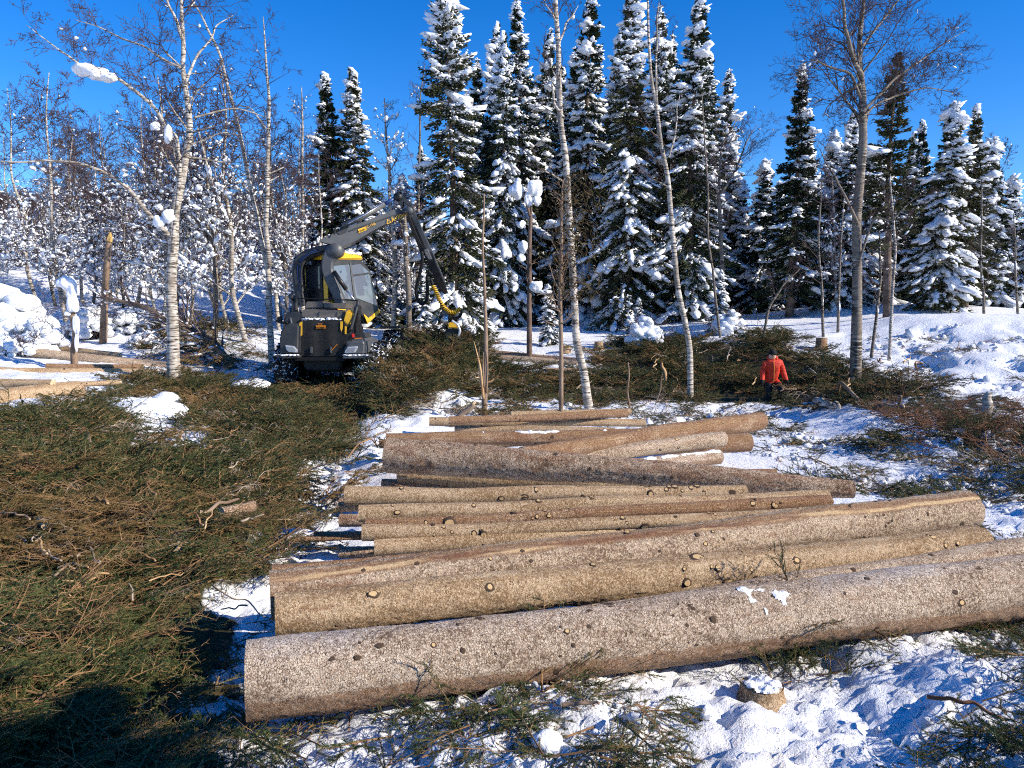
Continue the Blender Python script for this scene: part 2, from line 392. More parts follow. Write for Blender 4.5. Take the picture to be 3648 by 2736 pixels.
# heaps of slash: (pixel of the middle, half width m, half depth m, height m)
MOUND_PX = [(230, 1900, 2.2, 1.7, .14), (640, 1850, 1.6, .9, .10), (1060, 1500, 1.2, 1.2, .24), (150, 1700, 1.6, 1.2, .10),
            (900, 1540, 1.0, 1.2, .15), (100, 1560, 1.6, 1.5, .12), (140, 2350, 1.0, .8, .06), (1580, 1370, 1.5, 2.0, .50), (1520, 1420, 1.0, 1.2, .35), (1560, 1310, 1.2, 1.8, .55),
            (2500, 1330, 2.6, 1.8, .22), (2200, 1290, 2.4, 1.6, .18), (2900, 1330, 2.2, 1.6, .20), (2700, 1260, 1.5, 1.4, .3), (3250, 1420, 2.2, 1.4, .22), (3500, 1520, 1.5, 1.5, .2), (760, 1410, 1.0, 1.0, .12), (740, 2250, .65, .8, -.34), (420, 2500, .8, .6, -.12)]
MOUNDS = []
for (u, v, a, b, h) in MOUND_PX:
    x, y, z = ground_hit(u, v); MOUNDS.append((x, y, a, b, h))
def mound(x, y):
    o = 0
    for (mx, my, a, b, h) in MOUNDS:
        o = o + h * np.exp(-((x - mx) / a) ** 2 - ((y - my) / b) ** 2)
    return o
def Gs(x, y): return G0(x, y) + mound(x, y)

def poly_px(pts, f=None): return np.array([ground_hit(u, v, f)[:2] for u, v in pts])
def inside(poly, x, y):
    c = np.zeros(x.shape, bool); n = len(poly)
    for i in range(n):
        (x1, y1), (x2, y2) = poly[i], poly[i - 1]
        with np.errstate(divide='ignore', invalid='ignore'):
            c ^= ((y1 > y) != (y2 > y)) & (x < (x2 - x1) * (y - y1) / (y2 - y1 + 1e-12) + x1)
    return c
_WARP = {}
def warp(x, y):
    k = (len(x), float(x[0]), float(y[-1])) if len(x) else 0
    if k not in _WARP: _WARP[k] = (.45 * noise2(x * 1.7, y * 1.7, 3, 9), .45 * noise2(x * 1.7, y * 1.7, 3, 29))
    return _WARP[k]
def soft(poly, x, y, r=.35):
    """share of jittered samples inside: a soft edged mask"""
    q = np.random.default_rng(3); wx, wy = warp(x, y); o = np.zeros(len(x)); lo, hi = poly.min(0) - 1.5, poly.max(0) + 1.5
    k = np.nonzero((x > lo[0]) & (x < hi[0]) & (y > lo[1]) & (y < hi[1]))[0]
    if not len(k): return o
    xx, yy = x[k] + wx[k], y[k] + wy[k]
    for j in range(5): o[k] += inside(poly, xx + q.normal(0, r), yy + q.normal(0, r))
    return o / 5.0

PA = poly_px([(-700, 1470), (0, 1500), (260, 1440), (480, 1350), (700, 1330), (860, 1385), (960, 1400), (1040, 1345), (1230, 1345), (1260, 1450), (1230, 1560), (1060, 1640), (1010, 1760), (960, 1900), (930, 2060), (860, 2330), (700, 2560), (560, 2700), (400, 3300), (-900, 3300)])
PA2 = poly_px([(930, 2020), (960, 1880), (1080, 1750), (1200, 1650), (1330, 1560), (1280, 1500), (1240, 1400), (1360, 1400), (1420, 1480), (1340, 1560), (1250, 1680), (1150, 1800), (1010, 1960)])
HOLES = [poly_px(p) for p in ([(560, 2420), (760, 2380), (850, 2480), (760, 2600), (600, 2560)], [(1030, 1620), (1120, 1600), (1120, 1680), (1040, 1700)], [(300, 1430), (450, 1405), (600, 1390), (680, 1440), (770, 1580), (650, 1690), (480, 1650), (410, 1540)], [(800, 1345), (900, 1350), (920, 1420), (830, 1400)])]
PB = poly_px([(1390, 1370), (1430, 1300), (1450, 1230), (1520, 1190), (1640, 1190), (1690, 1260), (1720, 1340), (1580, 1420), (1480, 1460), (1380, 1480), (1350, 1430)])
PC = poly_px([(1680, 1330), (2050, 1300), (2200, 1220), (2420, 1205), (2600, 1240), (2680, 1190), (2800, 1180), (2850, 1260), (3060, 1300), (3180, 1320), (3300, 1370), (3400, 1420), (3250, 1450), (2980, 1460), (2650, 1440), (2380, 1440), (2050, 1440), (1900, 1440), (1560, 1420)])
PC2 = poly_px([(1560, 1440), (1900, 1445), (2400, 1450), (2640, 1450), (2700, 1500), (2350, 1520), (2150, 1500), (1800, 1490), (1500, 1480)])
PD = poly_px([(3060, 1440), (3300, 1400), (3450, 1400), (3800, 1420), (4000, 1700), (3640, 1690), (3400, 1640), (3180, 1520)])
PE = poly_px([(700, 2600), (1000, 2520), (1700, 2440), (2500, 2330), (3000, 2260), (3648, 2180), (4300, 2150), (4500, 3300), (400, 3300)])
PF = poly_px([(3050, 1560), (3648, 1560), (4200, 1800), (4200, 2100), (3560, 1980), (3450, 1800), (3050, 1750), (2750, 1600), (2750, 1500)])
PH = poly_px([(560, 1130), (860, 1170), (980, 1240), (960, 1330), (840, 1350), (640, 1320), (560, 1260)])
PG = poly_px([(3050, 1230), (3400, 1150), (3648, 1200), (3900, 1300), (3648, 1480), (3350, 1380)])
SAW = [poly_px(p) for p in ([(1180, 1640), (1420, 1640), (1420, 1730), (1200, 1750)], [(980, 1940), (1260, 1930), (1250, 1990), (960, 2000)], [(2400, 2480), (2640, 2440), (2640, 2700), (2380, 2736)], [(1880, 2540), (2200, 2540), (2200, 2700), (1900, 2700)])]

PILE = poly_px([(900, 2200), (1180, 1680), (1400, 1500), (2900, 1440), (3560, 1800), (3900, 1950), (3900, 2200), (2400, 2460), (880, 2520)])
def ground_z(x, y, fine=True):
    z = G0(x, y) + mound(x, y) * .62
    pile = soft(PILE, x, y, .25)
    if fine:
        near = np.clip(1.4 - y / 30.0, .25, 1)
        z = z + near * (1 - .75 * pile) * (.12 * noise2(x * .7, y * .7, 3, 2) +   .060 * np.abs(noise2(x * 2.3, y * 2.3, 3, 4)) +   .055 * (1 - np.abs(noise2(x * 6, y * 6, 4, 5, .6)))) - .05 * near
        det = np.clip(1.15 - y / 14.0, 0, 1); z = z + det * .032 * noise2(x * 15, y * 15, 3, 6, .6)
        # boot tracks in the open snow on the right
        trk = soft(PG, x, y, .6); z = z - trk * .22 * np.clip(noise2(x * 1.3 + 5, y * .8, 2, 8) * 2.2, 0, 1)
        # wheel rut behind the harvester
        rx = np.interp(y, [4, 9, 14, 21], [-2.2, -2.3, -3.2, -4.3])
        rut = np.exp(-((x - rx) / .55) ** 2) * np.clip((y - 6) / 3, 0, 1) * np.clip((21 - y) / 2, 0, 1); z = z - .30 * rut
    return z - .10 * pile

def build_ground():
    ys = np.concatenate([np.linspace(-9, 1.6, 26), np.exp(np.linspace(math.log(1.75), math.log(125), 600))])
    s = np.linspace(-1, 1, 441); s = np.sign(s) * (np.abs(s) * .75 + .25 * s ** 2 * 1.0)
    wd = 7 + 1.15 * np.maximum(ys, 0)
    X = s[None, :] * wd[:, None]; Y = np.repeat(ys[:, None], len(s), 1)
    Z = ground_z(X.ravel(), Y.ravel()).reshape(X.shape)
    n, m = X.shape; idx = np.arange(n * m).reshape(n, m)
    q = np.stack([idx[:-1, :-1], idx[:-1, 1:], idx[1:, 1:], idx[1:, :-1]], -1).reshape(-1, 4)
    mb = MB(); mb.add(np.stack([X, Y, Z], -1), q); o = mb.build('ground', M['ground']); tag(o, 'snow covered clearing littered with needles and sawdust', None, kind='structure')
    x, y = X.ravel(), Y.ravel()
    lit = np.maximum.reduce([soft(PA, x, y) * 1.0, soft(PA2, x, y) * .8, soft(PB, x, y), soft(PC, x, y) * .85, soft(PD, x, y) * .7, soft(PC2, x, y) * .45, soft(PE, x, y) * .38, soft(PF, x, y) * .45, soft(PH, x, y) * .5, soft(PG, x, y) * .22])
    for h in HOLES: lit = lit * (1 - .9 * np.mean([inside(h, x + q[0], y + q[1]) for q in rng.normal(0, .10, (6, 2))], 0))
    saw = np.maximum.reduce([soft(p, x, y, .2) for p in SAW])
    for nm, a in (('litter', lit), ('sawdust', saw)):
        at_ = o.data.attributes.new(nm, 'FLOAT', 'POINT'); at_.data.foreach_set('value', a.astype(np.float32))
    return o
build_ground()

def hill_z(x, y):
    base = 4.5 + .028 * np.clip(-x, 0, 200) + .02 * np.clip(x, 0, 200)
    k = np.clip((y - 80) / 110, 0, 1); k = k * k * (3 - 2 * k)
    ridge = np.interp(x, [-260, -120, -70, -30, 10, 60, 160, 300], [25, 22, 19.5, 16, 11, 8, 12, 16]) + 2.2 * noise2(x / 30, y / 30, 3, 12)
    return base * (1 - k) + k * (ridge + base * .3) + np.clip(y - 190, 0, 900) * .012
def build_hill():
    x = np.linspace(-420, 420, 160); y = np.concatenate([np.linspace(85, 260, 70), np.linspace(270, 1500, 24)])
    X, Y = np.meshgrid(x, y); X = X * np.interp(Y, [85, 260, 1500], [1, 1.2, 4])
    Z = hill_z(X, Y) - np.interp(Y, [85, 100], [3.0, 0]); n, m = X.shape; idx = np.arange(n * m).reshape(n, m)
    q = np.stack([idx[:-1, :-1], idx[:-1, 1:], idx[1:, 1:], idx[1:, :-1]], -1).reshape(-1, 4)
    mb = MB(); mb.add(np.stack([X, Y, Z], -1), q); o = mb.build('hillside', M['snow']); o['kind'] = 'structure'
    # wide flat skirt so that the land goes on to the horizon on every side
    mb = MB(); mb.add([(-3000, -3000, -2.5), (3000, -3000, -2.5), (3000, 3000, -2.5), (-3000, 3000, -2.5)], [(0, 1, 2, 3)])
    o = mb.build('terrain', M['snow']); o['kind'] = 'structure'
build_hill()

# ------------------------------------------------------------------ scattering (one object per kind of brush)
def scatter(name, protos, P, ROT, SCL, IDX, label, cat):
    pc = bpy.data.collections.new(name + '_kit')
    for i, me in enumerate(protos):
        o = bpy.data.objects.new('%s_kit_%02d' % (name, i), me); pc.objects.link(o)
    me = bpy.data.meshes.new(name); me.vertices.add(len(P)); me.vertices.foreach_set('co', np.asarray(P, np.float32).ravel())
    a = me.attributes.new('rot', 'FLOAT_VECTOR', 'POINT'); a.data.foreach_set('vector', np.asarray(ROT, np.float32).ravel())
    a = me.attributes.new('scl', 'FLOAT', 'POINT'); a.data.foreach_set('value', np.asarray(SCL, np.float32))
    a = me.attributes.new('pick', 'INT', 'POINT'); a.data.foreach_set('value', np.asarray(IDX, np.int32))
    o = link(name, me); tag(o, label, cat, kind='stuff')
    g = bpy.data.node_groups.new(name + '_scatter', 'GeometryNodeTree')
    g.interface.new_socket('Geometry', in_out='INPUT', socket_type='NodeSocketGeometry')
    g.interface.new_socket('Geometry', in_out='OUTPUT', socket_type='NodeSocketGeometry')
    N = g.nodes; gi = N.new('NodeGroupInput'); go = N.new('NodeGroupOutput')
    ci = N.new('GeometryNodeCollectionInfo'); ci.inputs['Collection'].default_value = pc
    ci.inputs['Separate Children'].default_value = True; ci.inputs['Reset Children'].default_value = True
    ip = N.new('GeometryNodeInstanceOnPoints'); ip.inputs['Pick Instance'].default_value = True
    def attr(nm, ty):
        nd = N.new('GeometryNodeInputNamedAttribute'); nd.data_type = ty; nd.inputs['Name'].default_value = nm; return nd.outputs['Attribute']
    er = N.new('FunctionNodeEulerToRotation')
    L = g.links.new
    L(attr('rot', 'FLOAT_VECTOR'), er.inputs[0]); L(er.outputs[0], ip.inputs['Rotation'])
    L(attr('scl', 'FLOAT'), ip.inputs['Scale']); L(attr('pick', 'INT'), ip.inputs['Instance Index'])
    L(gi.outputs[0], ip.inputs['Points']); L(ci.outputs[0], ip.inputs['Instance']); L(ip.outputs[0], go.inputs[0])
    md = o.modifiers.new('scatter', 'NODES'); md.node_group = g
    return o

def shoots(r, L, nside, spread=.9, sub=True, flat=.25, curve=.25, level2=5):
    """axis along +x with flat side shoots -> list of polylines (pts, r0, r1)"""
    def line(p, d, l, k):
        pts = [np.array(p, float)]; d = np.array(d, float)
        for i in range(k):
            d = d + r.normal(0, curve / k, 3); d /= np.linalg.norm(d); pts.append(pts[-1] + d * l / k)
        return np.array(pts)
    out = []; ax = line((0, 0, 0), (1, 0, r.normal(0, .1)), L, 6); out.append((ax, .006 * L / .5, .0015, 0))
    for i in range(nside):
        t = .12 + .86 * (i + r.uniform(0, .6)) / nside; k = min(5, int(t * 6)); p = ax[k] + (ax[k + 1] - ax[k]) * (t * 6 - k)
        sgn = 1 if i % 2 else -1; ang = r.uniform(.6, 1.05)
        l = L * .52 * (1.08 - t) * r.uniform(.7, 1.2) + .05 * L
        d = np.array([math.cos(ang), sgn * math.sin(ang), r.normal(0, flat)]); s = line(p, d, l, 4); out.append((s, .0035 * L / .5, .001, 1))
        if sub:
            for j in range(level2):
                tt = r.uniform(.2, .95); kk = min(3, int(tt * 4)); q = s[kk] + (s[kk + 1] - s[kk]) * (tt * 4 - kk)
                a2 = ang + r.choice([-1, 1]) * r.uniform(.5, .9)
                d2 = np.array([math.cos(a2), sgn * math.sin(a2), r.normal(0, flat)]); out.append((line(q, d2, l * r.uniform(.25, .45), 2), .002 * L / .5, .0008, 2))
    return out

def sprig_mesh(seed, L, nside, dens, nl, nw, mats, bare=.0, level2=5):
    r = np.random.default_rng(seed); mb = MB(); P, D = [], []
    for (pts, r0, r1, lev) in shoots(r, L, nside, level2=level2):
        k = len(pts); rr = np.linspace(r0, r1, k)
        V, q = prisms(pts[:-1], pts[1:], rr[:-1], rr[1:], 3); mb.add(V, q, None, 0)
        if r.random() < bare: continue
        ln = np.linalg.norm(np.diff(pts, axis=0), axis=1).sum(); n = int(ln * dens)
        if lev == 0: n = int(n * .55)
        t = r.uniform(.4 if lev == 0 else .0, 1, n) * (k - 1); i = np.minimum(t.astype(int), k - 2); f = (t - i)[:, None]
        p = pts[i] * (1 - f) + pts[i + 1] * f; ax = pts[i + 1] - pts[i]; ax /= np.linalg.norm(ax, axis=1, keepdims=True)
        d = r.normal(0, 1, (n, 3)); d -= ax * (d * ax).sum(1, keepdims=True); d /= np.linalg.norm(d, axis=1, keepdims=True) + 1e-9
        d[:, 2] += .25; d = d * .8 + ax * r.uniform(.5, 1.0, (n, 1)); d /= np.linalg.norm(d, axis=1, keepdims=True)
        P.append(p); D.append(d)
    if P:
        P = np.concatenate(P); D = np.concatenate(D); n = len(P)
        V, t3 = needles(P, D, nl * r.uniform(.7, 1.2, n), np.full(n, nw), r); mb.add(V, None, t3, 1)
    return mb.mesh('sprig_mesh', mats, False)

def bare_mesh(seed, L, nside, mats, thick=1.0):
    r = np.random.default_rng(seed); mb = MB()
    for (pts, r0, r1, lev) in shoots(r, L, nside, flat=.6, curve=.7, level2=3):
        k = len(pts); rr = np.linspace(r0, r1, k) * thick
        V, q = prisms(pts[:-1], pts[1:], rr[:-1], rr[1:], 4); mb.add(V, q, None, 0)
    return mb.mesh('bare_twig_mesh', mats, True)

KIT_NEAR = [sprig_mesh(20 + i, .42 + .06 * i, 8 + i % 3, 720, .017, .0026, [M['twig'], M['sprig']], .05) for i in range(5)] + \
           [sprig_mesh(40 + i, .75, 10, 480, .019, .0032, [M['twig'], M['sprig']], .10) for i in range(3)] + \
           [bare_mesh(60 + i, .45 + .15 * i, 10, [M['twig'] if i % 2 else M['twig_grey']], .55) for i in range(4)] + \
           [sprig_mesh(50 + i, .45 + .1 * i, 9, 620, .018, .003, [M['twig'], M['sprig_dry']], .15) for i in range(4)]
KIT_MID = [sprig_mesh(80 + i, 1.05 + .12 * i, 12, 230, .034, .0085, [M['twig'], M['sprig_dark']], .08) for i in range(5)] + \
          [bare_mesh(95 + i, 1.0 + .2 * i, 10, [M['twig'] if i % 2 else M['twig_grey']], 1.25) for i in range(3)] + \
          [bare_mesh(105 + i, .9 + .25 * i, 13, [M['twig_brown']], 1.1) for i in range(2)] + \
          [sprig_mesh(88 + i, 1.0 + .15 * i, 12, 230, .034, .0085, [M['twig'], M['sprig_dry']], .15) for i in range(3)]

PERSON_GAP = poly_px([(2690, 1385), (2810, 1385), (2830, 1450), (2680, 1450)])
HOLLOW = poly_px([(620, 2100), (940, 2060), (900, 2340), (720, 2440), (540, 2330)])
def sample(poly, dens, r, holes=(), clump=0.0):
    lo, hi = poly.min(0), poly.max(0); n = int((hi - lo).prod() * dens)
    x = r.uniform(lo[0], hi[0], n); y = r.uniform(lo[1], hi[1], n)
    k = inside(poly, x + .3 * noise2(x * 2, y * 2, 3, 9), y + .3 * noise2(x * 2, y * 2, 3, 29))
    for h in holes: k &= ~(inside(h, x, y) & (r.random(n) < .95))
    k &= ~(inside(HOLLOW, x, y) & (r.random(n) < .72))
    if clump: k &= noise2(x * .9, y * .9, 3, 41) > clump * r.uniform(-.6, 1.0, n)
    return x[k], y[k]

def dry_sun_bias(x, y):   # dried sprigs upper left, green low in front; sun and shade put into colour
    return np.where(x < -1.2, np.clip((y - 4.8) * .25, -.5, .32), -.10)
def slash(name, specs, kit, weights, label):
    P, RO, S, I = [], [], [], []; kit_ = kit
    for (poly, dens, th, holes, clump, wts, sr, tilt) in specs:
        x, y = sample(poly, dens, rng, holes, clump); n = len(x)
        z = ground_z(x, y) + .02 + th * rng.uniform(0, 1, n) ** 1.3 * (.25 + np.clip(mound(x, y) * 2.0, 0, .9))
        z = z + th * .9 * np.clip(noise2(x * 1.6, y * 1.6, 3, 55), -.15, .7); P.append(np.stack([x, y, z], -1))
        RO.append(np.stack([rng.normal(0, tilt * 1.3, n), rng.normal(-.05, tilt, n), rng.uniform(0, 6.283, n)], -1))
        S.append(rng.uniform(*sr, n)); w_ = np.array(wts, float); k_ = rng.choice(len(w_), n, p=w_ / w_.sum())
        dry = (noise2(x * .75, y * .75, 3, 77) + rng.normal(0, .35, n) + dry_sun_bias(x, y)) > .58; nd = 4 if kit is KIT_NEAR else 3; green = k_ < (8 if kit is KIT_NEAR else 5)
        I.append(np.where(dry & green, len(w_) + rng.integers(0, nd, n), k_))
    P = np.concatenate(P); print(name, len(P))
    return scatter(name, kit, P, np.concatenate(RO), np.concatenate(S), np.concatenate(I), label, 'brush')

WN = [3, 3, 3, 2, 2, 2, 2, 2, 1.9, 1.9, 1.4, 1.0]
WNs = [3, 3, 3, 2, 2, 1, 1, 1, .6, .6, .3, .3]
WM = [3, 3, 3, 3, 3, 1.3, 1.3, 1.0, .3, .3]
WB = [.6, .6, .3, .3, .3, 1, 1, 1, 3, 3]
nearA = PA[PA[:, 1] < 1e9]
def clip_y(poly, y0, y1):
    """cut a polygon to a band of distances"""
    def half(p, s, yy):
        o = []
        for i in range(len(p)):
            a, b = p[i - 1], p[i]; ia, ib = s * (a[1] - yy) >= 0, s * (b[1] - yy) >= 0
            if ia != ib: t = (yy - a[1]) / (b[1] - a[1]); o.append(a + t * (b - a))
            if ib: o.append(b)
        return np.array(o) if o else np.zeros((0, 2))
    p = half(poly, 1, y0); return half(p, -1, y1) if len(p) else p
slash('near_slash', [(clip_y(PA, 1.2, 9.8), 105, .13, HOLES, 0, WN, (.5, .95), .13), (clip_y(PA2, 3, 9.5), 26, .14, (), .3, WN, (.8, 1.2), .3),
                     (PE, 110, .05, (), .70, WNs, (.40, .9), .22), (poly_px([(2600, 2300), (2760, 2240), (2950, 2230), (3050, 2330), (2950, 2420), (2700, 2400)]), 150, .30, (), 0, WNs, (.5, .9), .5), (poly_px([(1500, 2500), (2100, 2480), (2050, 2620), (1600, 2600)]), 60, .06, (), .3, WNs, (.4, .8), .25), (poly_px([(2600, 2600), (3000, 2560), (3100, 2900), (2500, 2900)]), 150, .08, (), .1, WNs, (.5, 1.0), .3), (poly_px([(900, 2560), (1500, 2520), (1400, 2640), (900, 2680)]), 110, .06, (), .2, WNs, (.5, .9), .3), (poly_px([(3200, 2300), (3648, 2280), (3648, 2600), (3300, 2560)]), 80, .06, (), .2, WNs, (.5, .9), .25), (clip_y(PA, 1.2, 4.8), 95, .10, HOLES[:1], .0, WNs, (.55, 1.0), .2), (clip_y(PF, 4, 10), 26, .05, (), .5, WN, (.6, 1.1), .2)], KIT_NEAR, WN,
      'green spruce tops and broken twigs heaped in the left foreground and over the front snow')
slash('far_slash', [(clip_y(PA, 7.8, 40), 46, .10, HOLES, 0, WM, (.4, .75), .10), (clip_y(PA2, 9, 30), 16, .25, (), .2, WM, (.5, .9), .3), (PB, 64, .5, (), .0, WM, (.55, .95), .22), (PC, 28, .15, (PERSON_GAP,), .55, WM, (.5, .85), .13),
                    (PC2, 14, .08, (), .6, WM, (.4, .7), .18), (PD, 20, .12, (), .3, WB, (.5, .85), .16), (clip_y(PF, 8.5, 30), 11, .06, (), .5, WM, (.3, .65), .14), (PH, 7, .2, (), .5, WM, (.6, 1.1), .3), (PG, 3, .06, (), .6, WM, (.3, .6), .18)], KIT_MID, WM,
      'dark green and brown spruce slash spread across the middle of the clearing')

# snow clods thrown up between the twigs
def clod_mesh(seed):
    r = np.random.default_rng(seed); mb = MB()
    V, t3 = blobs([(0, 0, 0)], [(1, .85, .7)], r, base=ICO2, rough=.75); mb.add(V, None, t3); return mb.mesh('clod_mesh', [M['snow']], True)
def clods():
    x1, y1 = sample(PE, 60, rng, (), .8); x2, y2 = sample(PF, 22, rng, (), .3); x3, y3 = sample(PC2, 5, rng); x4, y4 = sample(PG, 14, rng, (), .2); x5, y5 = sample(PA2, 12, rng, (), .4)
    x = np.concatenate([x1, x2, x3, x4, x5]); y = np.concatenate([y1, y2, y3, y4, y5]); n = len(x)
    s = np.concatenate([rng.gamma(2, .009, len(x1)) + .007, rng.gamma(2, .018, len(x2)) + .010, rng.gamma(2, .02, len(x3)) + .012, rng.gamma(2, .022, len(x4)) + .015, rng.gamma(2, .02, len(x5)) + .012])
    P = np.stack([x, y, ground_z(x, y) + s * .12], -1)
    scatter('snow_clods', [clod_mesh(i) for i in range(5)], P, rng.uniform(0, 6.28, (n, 3)) * np.array([.1, .1, 1]), s, rng.integers(0, 5, n), 'small lumps of snow strewn over the clearing floor', 'snow')
clods()
# ------------------------------------------------------------------ logs
def knot_meshes():
    out = []
    for i in range(4):
        r = np.random.default_rng(300 + i); mb = MB(); k = 10
        a = np.arange(k) / k * 2 * np.pi
        prof = [(-.35, 1.55, 0), (.15, 1.25, 0), (.45, 1.02, 0), (.50, .85, 1), (.46, .45, 1)]
        V = np.concatenate([np.stack([rr * np.cos(a) * (1 + .12 * r.normal(0, 1, k)), rr * np.sin(a) * (1.15 + .12 * r.normal(0, 1, k)), np.full(k, h) + .06 * r.normal(0, 1, k)], -1) for h, rr, _ in prof] + [np.array([[0, 0, .44]])])
        idx = np.arange(k)
        for j in range(len(prof) - 1):
            q = np.stack([j * k + idx, j * k + (idx + 1) % k, (j + 1) * k + (idx + 1) % k, (j + 1) * k + idx], -1)
            mb.add(V if j == 0 else np.zeros((0, 3)), None); mb.F4.append(q); mb.m4.append(np.full(k, prof[j][2] if j else 0))
        c = len(V) - 1; mb.F3.append(np.stack([(len(prof) - 1) * k + idx, (len(prof) - 1) * k + (idx + 1) % k, np.full(k, c)], -1)); mb.m3.append(np.full(k, 1))
        out.append((mb.mesh('knot_pale', [M['knot_dark'], M['knot']]), mb.mesh('knot_dark', [M['knot_dark'], M['knot_dark']])))
    return out
KNOTS = knot_meshes()

def make_log(label, a, b, ra, rb, m='bark_grey', nk=8, seed=0, res=(36, 80), pale=.6, snow=None, group=None, face=None, bend=.0, ksize=1.0, fa=0.0, fb=0.0):
    """a, b: end points; ra, rb: radii; parts: bark, two cut faces, knots"""
    a, b = Vector(a), Vector(b); L = (b - a).length; mid = (a + b) / 2
    X = (b - a).normalized(); Y = Vector((0, 0, 1)).cross(X).normalized(); Z = X.cross(Y)
    root = empty('log', label=label, cat='log', group=group)
    base_off = -max(ra, rb)
    root.matrix_world = Matrix.Translation(mid) @ Matrix((X, Y, Z)).transposed().to_4x4()
    r = np.random.default_rng(seed + 1000); ns, nl = res
    xs = np.linspace(-L / 2, L / 2, nl); t = (xs + L / 2) / L; th = np.arange(ns) / ns * 2 * np.pi
    rad = ra + (rb - ra) * t
    bend = bend or r.uniform(-.03, .03); cy = bend * np.sin(t * math.pi + r.uniform(0, 1)) + .016 * vnoise(np.stack([xs * 1.1, xs * 0, xs * 0 + seed], -1), 1); cz = .016 * vnoise(np.stack([xs * .9, xs * 0 + 4, xs * 0 + seed], -1), 2)
    TX, TT = np.meshgrid(xs, th, indexing='ij')
    cp = np.stack([TX * 1.2, np.cos(TT) * 1.0, np.sin(TT) * 1.0 + seed * 3.7], -1)
    RR = rad[:, None] * (1 + .075 * fbm(cp, 3, 5))
    if ns >= 72:
        cp2 = np.stack([TX * 26, np.cos(TT) * rad[:, None] * 42, np.sin(TT) * rad[:, None] * 42 + seed], -1); f1, f2 = worley(cp2, 5)
        RR = RR + .002 * np.clip((f2 - f1) * 3, 0, 1) + .004 * vnoise(cp2 * 2.1, 8) + .004 * vnoise(cp2 * .5, 9)
    else: RR = RR * (1 + .012 * vnoise(np.stack([TX * 30, np.cos(TT) * 6, np.sin(TT) * 6], -1), 4))
    V = np.stack([TX, cy[:, None] + RR * np.cos(TT), cz[:, None] + RR * np.sin(TT)], -1)
    idx = np.arange(nl * ns).reshape(nl, ns); nx = np.roll(idx, -1, 1)
    mb = MB(); mb.add(V, np.stack([idx[:-1], idx[1:], nx[1:], nx[:-1]], -1)); mb.build('bark', M[m], root)
    for e, sgn in ((0, -1), (nl - 1, 1)):
        ring = V[e]; c = ring.mean(0); n1 = ring * .995 + c * .005; n2 = c + (ring - c) * .55
        fl = sgn * .006 * np.cos(th + 1)[:, None] * np.array([1, 0, 0]) * 0
        W_ = np.concatenate([n1 - [sgn * .004, 0, 0], n2 + fl - [sgn * .004, 0, 0], [c - [sgn * .004, 0, 0]]])
        i = np.arange(ns); j = (i + 1) % ns; q = np.stack([i, j, ns + j, ns + i], -1); t3 = np.stack([ns + i, ns + j, np.full(ns, 2 * ns)], -1)
        if sgn < 0: q = q[:, ::-1]; t3 = t3[:, ::-1]
        mb = MB(); mb.add(W_, q, t3); mb.build('cut_face', M['cut'], root, False)
    # knots: whorls of branch stubs, mostly on the side that shows
    k = 0
    while k < nk:
        xk = r.uniform(-.47, .47) * L
        for q_ in range(r.integers(1, 4)):
            if k >= nk: break
            an = r.uniform(1.2, 4.0) if r.random() < .85 else r.uniform(0, 6.28); e = int((xk / L + .5) * (nl - 1))
            rr = RR[e, int(an / 6.283 * ns) % ns]; s = (.30 + r.gamma(1.6, .16)) * ksize * (.014 + .032 * rad[e])
            d = Vector((0, math.cos(an), math.sin(an))); p = Vector((xk + r.normal(0, .03), cy[e] + rr * d.y, cz[e] + rr * d.z))
            me = KNOTS[r.integers(0, 4)][0 if r.random() < pale else 1]
            o = link('knot', me, root); t_ = Vector((1, 0, 0)); n_ = d.cross(t_)
            o.matrix_local = Matrix.Translation(p) @ Matrix((t_, n_, d)).transposed().to_4x4() @ Matrix.Diagonal((s * r.uniform(.8, 1.4), s * r.uniform(.7, 1.1), s * r.uniform(.15, .8), 1)); k += 1
    for (x0, x1, a0, cov) in (snow or []):      # a thin irregular crust of snow lying on the bark
        nx_, na = int((x1 - x0) * L / .006) + 8, 60; xx = np.linspace(x0 - .03, x1 + .03, nx_) * L - L / 2; aa = np.linspace(a0 - .75, a0 + .75, na); XX, AA = np.meshgrid(xx, aa, indexing='ij')
        rb_ = np.interp(XX, xs, rad); q_ = np.stack([XX * 9, AA * rb_ * 9, np.full_like(XX, seed * 1.7)], -1); ed = 1 - np.abs((AA - a0) / .75) ** 2 - np.maximum(0, np.abs((XX + L / 2) / L - (x0 + x1) / 2) - (x1 - x0) / 2) * 25
        hh = .62 * fbm(q_ * .75, 3, 6, .5) + .95 * ed - .88 - (0 if cov > 40 else .08)
        rr_ = rb_ * (1 + .075 * fbm(np.stack([XX * 1.2, np.cos(AA), np.sin(AA) + seed * 3.7], -1), 3, 5)) + .001 + np.clip(hh, -.2, .6) * .045
        V2 = np.stack([XX, np.interp(XX, xs, cy) + rr_ * np.cos(AA), np.interp(XX, xs, cz) + rr_ * np.sin(AA)], -1); id_ = np.arange(nx_ * na).reshape(nx_, na); qq = np.stack([id_[:-1, :-1], id_[1:, :-1], id_[1:, 1:], id_[:-1, 1:]], -1).reshape(-1, 4)
        hv = hh.ravel(); qq = qq[(hv[qq] > -.03).all(1)]
        if len(qq): mb = MB(); mb.add(V2, qq[:, ::-1]); mb.build('snow_patch', M['snow'], root)
    return root

def log_px(label, ua, va, za, ub, vb, zb, da, db, **kw):
    a, b = at(ua, va, z=za), at(ub, vb, z=zb)
    ra = da / 2 * math.hypot(a.y, a.z - CAMZ) / FPX; rb = db / 2 * math.hypot(b.y, b.z - CAMZ) / FPX
    return make_log(label, a, b, ra, rb, **kw)

